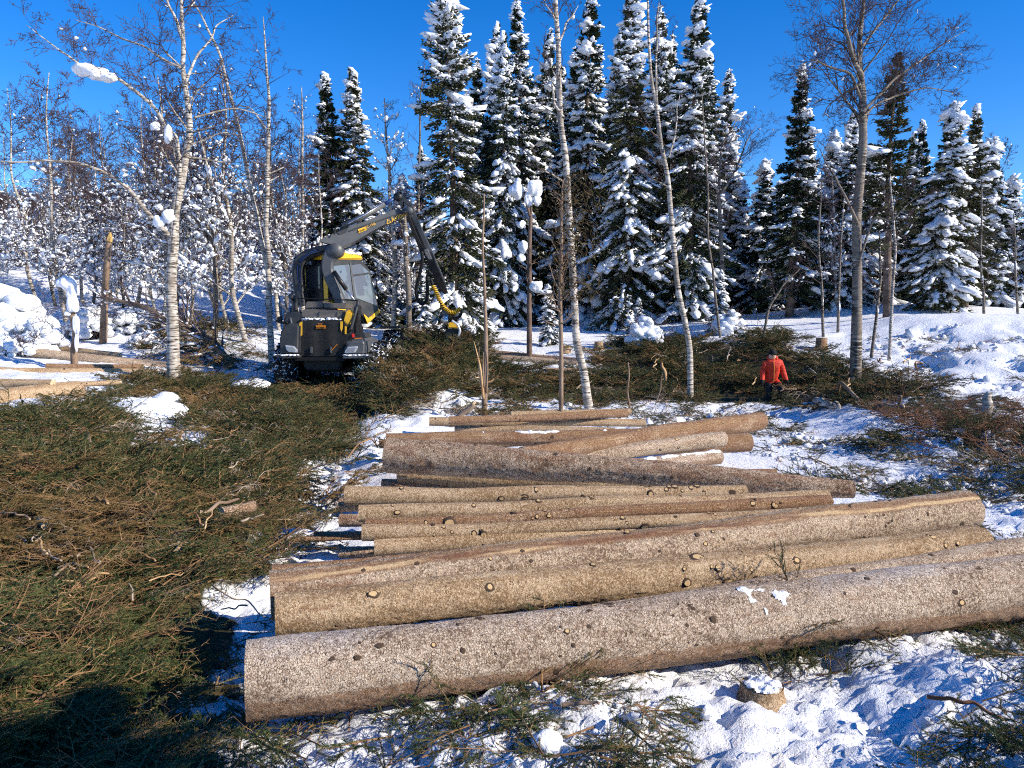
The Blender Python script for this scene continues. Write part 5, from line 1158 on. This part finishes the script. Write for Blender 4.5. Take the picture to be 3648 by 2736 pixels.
# wheels with chains
def wheel(rad, wid, seed):
    r_ = np.random.default_rng(seed); root = bpy.data.objects.new('wheel', None); COL.objects.link(root); root.parent = HV
    pr = [(-wid / 2 * .8, rad * .55), (-wid / 2, rad * .7), (-wid / 2, rad * .9), (-wid / 2 * .75, rad), (wid / 2 * .75, rad), (wid / 2, rad * .9), (wid / 2, rad * .7), (wid / 2 * .8, rad * .55)]; n = 40; th = np.arange(n) / n * 2 * np.pi
    V = np.stack([np.stack([np.full(n, x), rr * np.cos(th), rr * np.sin(th)], -1) for x, rr in pr]); idx = np.arange(len(pr) * n).reshape(len(pr), n); nx = np.roll(idx, -1, 1)
    mb = MB(); mb.add(V, np.stack([idx[:-1], idx[1:], nx[1:], nx[:-1]], -1)); ty = mb.build('tyre', M['black'], root)
    lug = MB()
    for k in range(22):
        a = k / 22 * 6.283; d = np.array([0, math.cos(a), math.sin(a)]); e = np.array([0, -math.sin(a), math.cos(a)])
        for s in (-1, 1): V, q, t_ = tube([d * rad * 1.02 + np.array([s * wid * .48, 0, 0]) + e * .05, d * rad * 1.035 + np.array([s * .02, 0, 0]) - e * .06], .035, 5); lug.add(V, q, t_)
    lug.build('tread_lugs', M['black'], root, False)
    ch = MB()
    for k in range(16):
        a = k / 16 * 6.283; pts = []
        for j in range(9):
            x = (j / 8 - .5) * wid * 1.04; aa = a + .10 * (1 if j % 2 else -1); rr = rad * 1.06 if abs(x) < wid * .45 else rad * .93; pts.append((x, rr * math.cos(aa), rr * math.sin(aa)))
        V, q, t_ = tube(pts, .018, 4); ch.add(V, q, t_)
    ch.build('tyre_chain', M['steel'], root, False)
    mb = MB(); V, q, t_ = tube([(-wid * .3, 0, 0), (wid * .3, 0, 0)], rad * .56, 24); mb.add(V, q, t_); mb.build('rim', M['paint_dark'], root)
    n = 420; a = r_.uniform(0, 6.28, n); x = r_.uniform(-.5, .5, n) * wid; rr = np.where(np.abs(x) > wid * .38, rad * r_.uniform(.6, 1.0, n), rad * 1.01); x = np.where(rr < rad * .97, np.sign(x) * wid * .5, x)
    V, t3 = blobs(np.stack([x, rr * np.cos(a), rr * np.sin(a)], -1), r_.uniform(.012, .042, (n, 3)), r_, base=ICO0); mb = MB(); mb.add(V, None, t3); mb.build('packed_snow', M['snow'], root, False); return root
w0 = wheel(.68, .62, 5); spots = [(-1.08, .95), (1.10, .95), (-1.08, 2.45), (1.10, 2.45)]
for i, (x, y) in enumerate(spots):
    w_ = w0 if i == 0 else copy_tree(w0, HV); w_.location = (x, y, .70); w_.rotation_euler = (i * .7, 0, 0)
w1 = wheel(.80, .66, 6)
for i, x in enumerate((-1.15, 1.16)):
    w_ = w1 if i == 0 else copy_tree(w1, HV); w_.location = (x, 5.2, .82); w_.rotation_euler = (i * .9, 0, 0)
slab('front_fender', [(.85, 4.3, 1.75), (1.48, 4.3, 1.75), (1.48, 6.0, 1.70), (.85, 6.0, 1.70)], .06, 'paint_dark', HV, .015, dvec=(0, 0, 1))
# ------------------------------------------------------------------ person
M['skin'] = mat('skin', (.55, .33, .23), .5); M['jacket'] = mat('orange_red_jacket', (.62, .055, .018), .6); M['trousers'] = mat('dark_trousers', (.016, .018, .022), .7); M['knit'] = mat('black_knit', (.008, .008, .009), .8); M['zip'] = mat('yellow_zip', (.75, .36, .08), .5)
t = NT(M['jacket']); t.col(t.ramp(t.noise(t.coord('Object', (1, 1, 2.5)), 7, 4), [(.3, (.46, .026, .012)), (.7, (.66, .050, .018))])); t.bump(t.noise(t.coord('Object', (1, 1, 3)), 9, 3), .7, .04)
def skin_obj(name, verts, edges, radii, root, mats, regions, parent, sub=2):
    me = bpy.data.meshes.new(name); me.from_pydata(verts, edges, []); o = bpy.data.objects.new(name, me); COL.objects.link(o)
    o.modifiers.new('skin', 'SKIN'); sd = me.skin_vertices[0].data
    for i, rr in enumerate(radii): sd[i].radius = rr if isinstance(rr, tuple) else (rr, rr); sd[i].use_root = (i == root)
    s = o.modifiers.new('sub', 'SUBSURF'); s.levels = s.render_levels = sub; dg = bpy.context.evaluated_depsgraph_get()
    m2 = bpy.data.meshes.new_from_object(o.evaluated_get(dg)); bpy.data.objects.remove(o); m2.materials.clear()
    for m in mats: m2.materials.append(M[m])
    for p in m2.polygons: p.material_index = regions(p.center); p.use_smooth = True
    return link(name, m2, parent)
pb = at(2748, 1440, y=20.8); pz = at(2752, 1253, y=20.8).z - 1.63
PR = empty('person', (pb.x, 20.8, pz), R(0), 'person in an orange-red jacket and black beanie wading through the slash', 'person')
# faces the camera, turned a little to the left; left leg (image right) lifted in mid stride, leaning forward
PV = {'pel': (0, 0, .86), 'w': (-.01, -.02, 1.02), 'ch': (-.02, -.06, 1.20), 'sh': (-.03, -.09, 1.36), 'nk': (-.045, -.12, 1.45), 'hd': (-.06, -.16, 1.54), 'ht': (-.065, -.17, 1.63),
      'ls': (.17, -.08, 1.34), 'le': (.27, -.04, 1.10), 'lw': (.335, -.12, .88), 'lh': (.355, -.17, .80), 'rs': (-.22, -.09, 1.33), 're': (-.285, -.06, 1.08), 'rw': (-.315, -.15, .86), 'rh': (-.34, -.21, .78),
      'lp': (.10, 0, .82), 'lk': (.16, -.34, .66), 'la': (.12, -.16, .26), 'lf': (.11, -.30, .20), 'rp': (-.10, 0, .82), 'rk': (-.09, -.07, .46), 'ra': (-.09, .02, .08), 'rf': (-.10, -.16, .03)}
keys = list(PV); E = [('pel', 'w'), ('w', 'ch'), ('ch', 'sh'), ('sh', 'nk'), ('nk', 'hd'), ('hd', 'ht'), ('sh', 'ls'), ('ls', 'le'), ('le', 'lw'), ('lw', 'lh'), ('sh', 'rs'), ('rs', 're'), ('re', 'rw'), ('rw', 'rh'), ('pel', 'lp'), ('lp', 'lk'), ('lk', 'la'), ('la', 'lf'), ('pel', 'rp'), ('rp', 'rk'), ('rk', 'ra'), ('ra', 'rf')]
RAD = {'pel': (.19, .16), 'w': (.20, .16), 'ch': (.22, .165), 'sh': (.15, .13), 'nk': (.075, .075), 'hd': (.095, .105), 'ht': (.08, .085), 'ls': .095, 'le': .085, 'lw': .062, 'lh': .045, 'rs': .095, 're': .085, 'rw': .062, 'rh': .045, 'lp': .11, 'lk': .085, 'la': .062, 'lf': .05, 'rp': .11, 'rk': .085, 'ra': .062, 'rf': .05}
def region(c):
    if c.z > 1.455 and abs(c.x + .05) < .15: return 3
    arm = abs(c.x) > .24 + (.02 if c.x > 0 else 0)
    if arm and c.z < .885: return 2
    if c.z > .80 and (c.y > -.2 or c.z > .95): return 0
    return 1
skin_obj('body', [PV[k] for k in keys], [(keys.index(a), keys.index(b)) for a, b in E], [RAD[k] for k in keys], 0, ['jacket', 'trousers', 'knit', 'skin'], region, PR)
for side_, w_, h_ in ((1, 'lw', 'lh'), (-1, 'rw', 'rh')):   # gloved fingers
    a, b = Vector(PV[w_]), Vector(PV[h_]); d = (b - a).normalized(); lat = Vector((0, 1, 0)); 
    for k in range(4):
        o_ = b + lat * (-.03 + .02 * k); l_ = (.075, .085, .08, .062)[k]
        pipe('glove_finger', [o_ - d * .03, o_ + d * l_ * .5, o_ + d * l_ + Vector((-side_ * .03, 0, .01))], [.012, .011, .008], 'knit', PR, 6)
    pipe('glove_finger', [b - d * .04 - lat * .03, b - lat * .07 + d * .01, b - lat * .075 + d * .05], [.014, .012, .009], 'knit', PR, 6)
mb = MB(); V, t3 = ICO3; Vh = V.copy(); Vh = Vh * [.108, .122, .115] * (1 + .03 * vnoise(V * 9, 3))[:, None]; Vh[:, 2] = np.maximum(Vh[:, 2], -.028); mb.add(Vh + [-.065, -.155, 1.60], None, t3); mb.build('beanie', M['knit'], PR)
mb = MB()
for s in (-1, 1): V, t3 = blobs([(-.068 + s * .036, -.272, 1.562)], [(.034, .012, .02)], np.random.default_rng(1), base=ICO2, rough=.02, D=np.array([[1.0, 0, 0]])); mb.add(V, None, t3)
V, q, t_ = tube([(-.17, -.17, 1.57), (-.145, -.24, 1.568), (-.068, -.275, 1.566), (.01, -.24, 1.568), (.035, -.17, 1.57)], .006, 6); mb.add(V, q, t_); mb.build('sunglasses', M['knit'], PR)
pipe('nose', [(-.068, -.26, 1.555), (-.07, -.285, 1.53), (-.07, -.27, 1.515)], [.012, .016, .01], 'skin', PR, 8)
pipe('hood', [(-.15, -.17, 1.43), (-.155, -.10, 1.47), (-.10, -.02, 1.50), (0, -.01, 1.50), (.06, -.08, 1.47), (.04, -.18, 1.43)], [.035, .055, .06, .065, .06, .035], 'jacket', PR, 10)
pipe('zipper', [(-.05, -.225, 1.40), (-.04, -.243, 1.25), (-.03, -.225, 1.08), (-.02, -.195, .90), (-.015, -.175, .82)], .007, 'zip', PR, 5)
rbox('chest_badge', (.02, -.228, 1.275), (.05, .006, .012), 'lamp_rim', PR, 0)

M['snag_bark'] = twig_mat('snag_bark', (.075, .052, .040), (.20, .135, .10)); M['yellow_wood'] = mat('fresh_yellow_wood', (.60, .38, .12), .7)
# ------------------------------------------------------------------ broken trunks, poles, stumps
def trunk_px(name, label, cat, y, px, rad, m, seed, nb=0, bl=.5, snow=0.0, ssize=1.0, part='trunk', group=None, kids=(3, 2), twig='dead_wood', st=.2):
    if name == 'broken_stub': y = ground_hit(*px[0])[1]
    b = at(*px[0], y=y); b.z = float(ground_z(np.array([b.x]), np.array([y]))[0]) - .1; o = empty(name, b, 0, label, cat, group)
    pts = [at(u, v, y=y) - b for u, v in px]; pts[0].z = 0
    tr, tw, sn = birch_meshes([(pts, rad, nb, bl, st)], seed, maxlev=1, kids=kids, snow=snow, snow_size=ssize)
    tr.materials[0] = M[m]; link(part, tr, o)
    if len(tw.vertices): tw.materials[0] = M[twig]; link('branches', tw, o)
    if len(sn.vertices): link('snow', sn, o)
    return o
def snow_lumps(parent, items, y, seed=3):
    b = Vector(parent.location); r_ = np.random.default_rng(seed)
    for (u, v, w_, h_) in items:
        p = at(u, v, y=y) - b; s = y / FPX; V, t3 = blobs([tuple(p)], [(w_ * s / 2, w_ * s / 2 * .85, h_ * s / 2)], r_, base=ICO3, rough=.34, D=np.array([[1.0, .2, 0]])); mb = MB(); mb.add(V, None, t3); mb.build('snow_ball', M['snow_tree'], parent)
o = trunk_px('snag_tree', 'broken reddish trunk capped by two big snow balls before the spruces', 'tree trunk', 27, [(1886, 1205), (1884, 1120), (1889, 1010), (1885, 900), (1892, 800), (1893, 690)], [.10, .09, .08, .08, .065, .03], 'snag_bark', 601, 12, .5, .3, .8)
pipe('fork', [at(1888, 770, y=27) - o.location, at(1870, 700, y=27) - o.location, at(1845, 655, y=27) - o.location], [.06, .05, .03], 'dead_wood', o)
snow_lumps(o, [(1838, 683, 50, 60), (1846, 648, 22, 22), (1906, 672, 52, 60), (1884, 712, 30, 60), (1912, 715, 30, 34), (1858, 800, 30, 26), (1862, 880, 32, 44), (1856, 920, 30, 30), (1910, 1020, 46, 40), (1940, 1040, 44, 18), (1960, 790, 40, 14)], 27)
snow_lumps(b1, [(305, 252, 80, 46), (345, 262, 85, 44), (385, 276, 60, 30), (600, 770, 40, 46), (570, 790, 44, 40), (552, 452, 36, 34), (600, 480, 26, 60)], 18.6, 8)
ds = trunk_px('dead_spruce', 'thin dead spruce pole with brittle side twigs in front of the white birch', 'tree', 15.5, [(1998, 1465), (1996, 1200), (1998, 950), (2000, 760), (2004, 640)], [.048, .042, .036, .028, .012], 'dead_wood', 602, 60, .55, 0, kids=(3, 2), st=.3)
r_ = np.random.default_rng(64); n = 1100; b = ds.location; c = np.stack([r_.normal(at(2040, 800, y=15.5).x - b.x, .30, n), r_.normal(0, .3, n), r_.uniform(at(2040, 1060, y=15.5).z - b.z, at(2040, 600, y=15.5).z - b.z, n)], -1)
V, q = leafs(c, np.stack([r_.normal(.2, .6, n), r_.normal(0, .6, n), r_.normal(-.6, .4, n)], -1) * .8, r_.uniform(.08, .2, n), r_.uniform(.012, .03, n), r_); mb = MB(); mb.add(V, q); M['dry_needles'] = needle_mat('dry_needles', (.05, .035, .015), (.11, .075, .03), (.16, .11, .045), 3.0); mb.build('crown', M['dry_needles'], ds, False)
sp = trunk_px('splintered_pole', 'thin pole with a splintered base standing right of the slash pile', 'tree trunk', 17, [(1727, 1450), (1724, 1300), (1722, 1100), (1720, 900), (1718, 690)], [.07, .055, .035, .028, .014], 'dead_wood', 603, 5, .3)
for px, rd in (([(1722, 1420), (1712, 1310), (1688, 1215)], .05), ([(1718, 1400), (1704, 1300), (1707, 1235)], .025), ([(1732, 1400), (1738, 1310), (1732, 1250)], .03), ([(1724, 1380), (1720, 1300), (1722, 1255)], .03)): pipe('splinter', [at(u, v, y=16.95) - sp.location for u, v in px], [rd * .8, rd * .5, .006], 'dead_wood' if rd < .04 else 'stick_wood', sp, 5, 2)
o = trunk_px('snowy_stump_trunk', 'short leaning dead trunk topped by a big snow cap at left', 'tree trunk', 20.5, [(262, 1300), (270, 1230), (262, 1150), (255, 1060), (250, 1010)], [.10, .085, .08, .09, .08], 'dead_wood', 604)
snow_lumps(o, [(230, 1010, 56, 50), (256, 1030, 40, 70), (260, 1085, 36, 60), (272, 1160, 20, 80), (240, 1118, 22, 16), (272, 1220, 14, 60)], 20.4)
o = trunk_px('snag_tree', 'slim broken trunk with a fresh yellow break at its top, left of the big birch', 'tree trunk', 27, [(362, 1130), (372, 1000), (380, 900), (386, 830)], [.13, .115, .11, .075], 'dead_wood', 605)
slab('torn_top', [at(u, v, y=26.9) - o.location for u, v in ((378, 858), (394, 862), (394, 842), (390, 826), (383, 844))], .14, 'yellow_wood', o, .01)
for i, (y, px, rd, lab) in enumerate([(14.6, [(2246, 1470), (2240, 1380), (2236, 1290)], .022, 'thin upright reddish stick right of the small log stack'), (19.5, [(2372, 1370), (2364, 1320), (2356, 1292)], .055, 'short pale broken stub in the middle slash'), (16, [(2332, 1450), (2350, 1380), (2362, 1330)], .014, 'very thin slanting twig stem left of the pale stub'), (18.5, [(1398, 1400), (1408, 1340), (1414, 1300)], .06, 'jagged stub standing in the slash pile by the harvester wheel'),
        (15, [(1640, 1440), (1630, 1420), (1622, 1396)], .03, 'dark stub leaning in the slash left of the splintered pole'), (16.5, [(3508, 1490), (3518, 1440), (3524, 1400)], .10, 'white birch stump piece sticking up in the brown twigs at right')]):
    trunk_px('broken_stub', lab, 'stub', y, px, [rd * 1.1, rd, rd * .6], 'birch' if i == 5 else ('stick_wood' if i in (1, 3) else 'dead_wood'), 610 + i)
sb = trunk_px('broken_stub', 'torn pale branch stub slanting up beside the small log stack', 'stub', 14.2, [(1600, 1505), (1640, 1475), (1690, 1440)], [.05, .06, .05], 'dead_wood', 618); pipe('splinter', [at(1670, 1455, y=sb.location.y) - sb.location, at(1694, 1432, y=sb.location.y) - sb.location], [.05, .015], 'stick_wood', sb, 6, 0)

def stump(label, u, v, rad, h, y=None, cap=False, m='bark_tan'):
    x, y, z = ground_hit(u, v); z = float(ground_z(np.array([x]), np.array([y]))[0]); o = empty('stump', (x, y, z - .05), 0, label, 'stump'); n = 28; th = np.arange(n) / n * 6.283; r_ = np.random.default_rng(int(u)); V = []
    for f, hh in ((1.35, 0), (1.12, h * .35), (1.02, h * .7), (1.0, h)): V.append(np.stack([rad * f * np.cos(th) * (1 + .05 * np.sin(3 * th + u)), rad * f * np.sin(th) * (1 + .05 * np.cos(2 * th)), np.full(n, hh)], -1))
    V = np.stack(V); idx = np.arange(4 * n).reshape(4, n); nx = np.roll(idx, -1, 1); mb = MB(); mb.add(V, np.stack([idx[:-1], nx[:-1], nx[1:], idx[1:]], -1)); mb.build('bark', M[m], o)
    mb = MB(); top = np.vstack([V[-1] * [.97, .97, 1] + [0, 0, -.004], [[0, 0, h - .004]]]); i = np.arange(n); mb.add(top, None, np.stack([i, (i + 1) % n, np.full(n, n)], -1)); mb.build('cut_face', M['cut'], o, False)
    if cap:
        g_ = np.linspace(-1, 1, 36); A_, B_ = np.meshgrid(g_, g_, indexing='ij'); q_ = np.sqrt(A_ ** 2 + B_ ** 2); hh = (1 - q_ ** 4) * .5 + .5 * fbm(np.stack([A_ * 3, B_ * 3, A_ * 0 + 2], -1), 4, 3); V2 = np.stack([A_ * rad * .97, B_ * rad * .97, h + .001 + np.clip(hh, -.1, 1) * .035], -1); id_ = np.arange(36 * 36).reshape(36, 36); qq = np.stack([id_[:-1, :-1], id_[1:, :-1], id_[1:, 1:], id_[:-1, 1:]], -1).reshape(-1, 4); ok_ = (hh.ravel()[qq] > 0).all(1) & (q_.ravel()[qq] < 1).all(1); mb = MB(); mb.add(V2, qq[ok_]); mb.build('snow', M['snow'], o)
    return o
stump('snow-topped tree stump under green twigs in front of the thick log', 2715, 2440, .12, .12, cap=True)
stump('small fresh stump left of the white birch at the far snow bank', 2015, 1262, .19, .30)
stump('second small stump right of the white birch at the far snow bank', 2132, 1252, .16, .36)
stump('brown stump behind the person', 2925, 1250, .17, .42, m='bark_red')
# ------------------------------------------------------------------ snow blocks and bushes
def snow_block(label, u, v, w_, h_, seed):
    x, y, _ = ground_hit(u, v); z = float(ground_z(np.array([x]), np.array([y]))[0]); s = y / FPX; r_ = np.random.default_rng(seed); mb = MB()
    V, t3 = ICO3; k = 1 + .22 * fbm(V * 1.6 + seed * 5, 4, seed) ; V = V * k[:, None] * np.array([w_ * s / 2, w_ * s / 2 * .8, h_ * s / 2]); mb.add(V, None, t3); o = mb.build('snow_block', M['snow']); o.location = (x, y, z + h_ * s * .25); return tag(o, label, 'snow block', 'loose snow blocks')
snow_block('rounded snow clump at the bottom edge, nearest snow lump to the camera', 1945, 2700, 135, 100, 1)
snow_block('fist-sized snow lump just in front of the thick log', 1712, 2550, 40, 52, 2)
snow_block('square snow block in the left slash below the big birch', 592, 1440, 110, 60, 3)
snow_block('rough snow heap in the left slash', 520, 1500, 300, 90, 4)
snow_block('small snow lump right of the rounded bottom clump', 2120, 2630, 46, 36, 5)
snow_block('white snow lump left of the log under the crosswise log', 1395, 1700, 80, 40, 6)
snow_block('snow lump in the slash behind the harvester ruts', 890, 1400, 150, 60, 7)
def snow_bush(label, u, v, w_, h_, y, seed, n=70):
    r_ = np.random.default_rng(seed); b = at(u, v, y=y); b.z = float(ground_z(np.array([b.x]), np.array([y]), False)[0]); s = y / FPX; o = empty('snow_bush', b, 0, label, 'bush', 'snow-buried bushes'); W, H = w_ * s / 2, h_ * s
    a = r_.uniform(0, 6.28, n); el = r_.uniform(0, 1, n) ** .7; P = np.stack([W * np.cos(a) * np.sqrt(1 - el ** 2) * r_.uniform(.6, 1, n), W * .8 * np.sin(a) * np.sqrt(1 - el ** 2) * r_.uniform(.6, 1, n), H * el * r_.uniform(.5, 1, n)], -1); ss = r_.uniform(.10, .30, n) * H / 1.2
    V, t3 = blobs(P, np.stack([ss * 1.3, ss, ss * .75], -1), r_, base=ICO2, rough=.3); mb = MB(); mb.add(V, None, t3); mb.build('snow', M['snow_tree'], o)
    segs = []; 
    for k in range(16): grow(segs, r_, (r_.normal(0, W * .3), r_.normal(0, W * .3), 0), (r_.normal(0, .6), r_.normal(0, .6), 1), H * 1.05, .02, 0, 2, .1, .5, (5, 4))
    P0 = np.array([q_[0] for q_ in segs]); P1 = np.array([q_[1] for q_ in segs]); rr = np.array([q_[2] for q_ in segs]); V, q = prisms(P0, P1, np.maximum(rr, .006), np.maximum(rr * .7, .005), 3); mb = MB(); mb.add(V, q); mb.build('twigs', M['twig_birch'], o, False)
snow_bush('largest snow-buried bush at the left picture edge', 40, 1200, 300, 210, 25, 1, 110); snow_bush('lower snow-buried bush right of the largest one', 130, 1190, 190, 110, 24, 2); snow_bush('rounded snow-buried bush behind the broken yellow-topped trunk', 330, 1130, 170, 110, 28, 3)
snow_bush('wide snow-buried bush behind the fallen tree', 430, 1130, 160, 90, 29, 4); snow_bush('low snow heap over twigs beside the short capped trunk', 60, 1240, 260, 70, 22.5, 5); snow_bush('snow-buried bush left of the big birch base', 520, 1170, 130, 60, 26, 6); snow_bush('small snow-plastered bush below the middle spruces', 2300, 1180, 110, 100, 29, 7); snow_bush('second snow-plastered bush right of the middle, at the forest foot', 2600, 1150, 120, 80, 31, 8)
snow_bush('snow hump under the tall airy spruce', 1560, 1160, 200, 70, 31, 9)
# fallen snow-laden tree
ft = trunk_px('fallen_tree', 'fallen dark tree with snow on its limbs behind the big birch', 'tree', 23.5, [(840, 1275), (760, 1220), (640, 1150), (520, 1095), (400, 1065), (340, 1060)], [.13, .11, .10, .08, .05, .02], 'trunk_spruce', 630, 46, 1.5, 1.2, .9, kids=(5, 4), twig='twig_birch', st=.15)
# ------------------------------------------------------------------ loose pieces in the slash
def stick(label, u0, v0, u1, v1, rad, m='dead_wood', lift=.12, group=None, cut=True):
    (x0, y0, z0), (x1, y1, z1) = ground_hit(u0, v0, Gs), ground_hit(u1, v1, Gs); a, b = Vector((x0, y0, z0 + lift)), Vector((x1, y1, z1 + lift * 1.3))
    o = empty('cut_branch', (a + b) / 2, 0, label, 'branch', group); r_ = np.random.default_rng(int(u0 * 7 + v0)); n = 7; P = [a.lerp(b, i / (n - 1)) - o.location + Vector(r_.normal(0, .035, 3)) * (a - b).length * (0 if i in (0,) else 1) for i in range(n)]
    pipe('stem', P, [rad, rad * .85, rad * .6], m, o, 8, 2)
    if cut: mb = MB(); d = (P[0] - P[1]).normalized(); V, q, t_ = tube([P[0], P[0] + d * .004], rad * .95, 10); mb.add(V, q, t_); mb.build('cut_face', M['cut'], o)
    return o
for a in [('bare grey forked branch in the dark left foreground', 760, 2140, 1000, 2280, .007, 'twig_grey'), ('pale peeled stick in the left slash', 260, 2165, 390, 2110, .012, 'stick_wood'), ('snow-dusted grey stick in the left slash', 70, 1960, 215, 2060, .012, 'twig_grey'), ('upright brown branch stub in the left slash', 320, 1660, 312, 1540, .025, 'dead_wood'), ('curved brown stick pointing out of the left slash', 560, 1840, 530, 1760, .014, 'twig'),
          ('brown branch stub standing below the snow heap', 645, 1590, 622, 1545, .022, 'dead_wood'), ('pale-ended thick stick below the snow heap', 905, 1605, 860, 1600, .03, 'twig_grey'), ('long brown stick slanting above the snow hole', 880, 1480, 935, 1510, .02, 'twig'), ('reddish curved twig at the foot of the uppermost slash', 1240, 1660, 1370, 1580, .012, 'twig'), ('short thick brown branch left of the log ends', 715, 1870, 860, 1830, .02, 'dead_wood'),
          ('brown stick lying on the bottom snow', 2000, 2590, 2140, 2605, .012, 'dead_wood'), ('dark curved branch on the right bottom snow', 3300, 2560, 3560, 2640, .012, 'twig_brown'), ('thin twig arching over the right bottom snow', 3110, 2290, 3200, 2400, .006, 'twig_brown'), ('dark thin stick at the bottom left of the thick log', 1080, 2560, 1180, 2460, .009, 'twig_brown'), ('long grey pole in the right middle slash', 2800, 1400, 3230, 1470, .05, 'dead_wood'),
          ('snowy white pole piece lying right of the back log ends', 2905, 1445, 3000, 1470, .09, 'birch'), ('dark cut pole with a pale end right of the snowy pole', 3220, 1468, 3050, 1478, .06, 'trunk_spruce'), ('long thin branch over the brown twigs at right', 3300, 1540, 3640, 1610, .03, 'stick_wood'), ('pale stick crossing the slash behind the person', 2810, 1330, 2960, 1360, .03, 'twig_grey'), ('thin pale twig in the middle slash', 2480, 1260, 2540, 1300, .02, 'twig_grey')]:
    stick(*a[:7])
r_ = np.random.default_rng(91)
for k in range(70):
    near = k < 34; u, v = (r_.uniform(30, 900), r_.uniform(1500, 2250)) if near else (r_.uniform(1700, 3500), r_.uniform(1280, 1440)); a_ = r_.uniform(0, 6.28); l_ = r_.uniform(50, 130) if near else r_.uniform(30, 80)
    stick('loose bare branch in the left slash' if near else 'loose bare branch in the far middle slash', u, v, u + l_ * math.cos(a_), v + .5 * l_ * math.sin(a_), r_.uniform(.006, .014) if near else r_.uniform(.012, .025), ('twig', 'twig_grey', 'dead_wood', 'stick_wood')[k % 4], .16 if near else .35, 'loose branches in the left slash' if near else 'loose branches in the middle slash')
def billet(label, u, v, du, dv, rad, m='bark_tan', lift=.15):
    (x0, y0, z0), (x1, y1, z1) = ground_hit(u, v, Gs), ground_hit(u + du, v + dv, Gs); make_log(label, (x0, y0, z0 + lift), (x1, y1, z1 + lift), rad, rad * .9, m=m, nk=2, seed=int(u), res=(28, 20))
billet('short log butt with a pale round end in the left slash', 790, 1880, 118, -28, .055, 'bark_scale')
billet('small round pale cut stub in the left slash', 150, 1905, 14, 26, .035); billet('tiny round cut stub above the dark hollow', 640, 2005, -6, 26, .028)
billet('split white wood piece at the left edge of the dark hollow', -30, 2170, 135, 32, .03, 'bark_frost', .05)
# a spruce added outside the picture to shade the lower left corner
o = empty('spruce_tree', (5.6, .08, 0), 1.0, 'unseen spruce added to shade the lower left corner', 'tree'); o.scale = (.86, .86, .74)
for nm, me in zip(('trunk', 'crown', 'snow'), SPR[3]): link(nm, me, o)
# small snow lumps, knots' crumbs and twigs are too fine to pick apart: stuff   (kind_pass)
for o in bpy.data.objects:
    if o.parent and o.name.split('.')[0] in ('snow', 'packed_snow', 'snow_patch', 'twigs', 'branches'): o['kind'] = 'stuff'
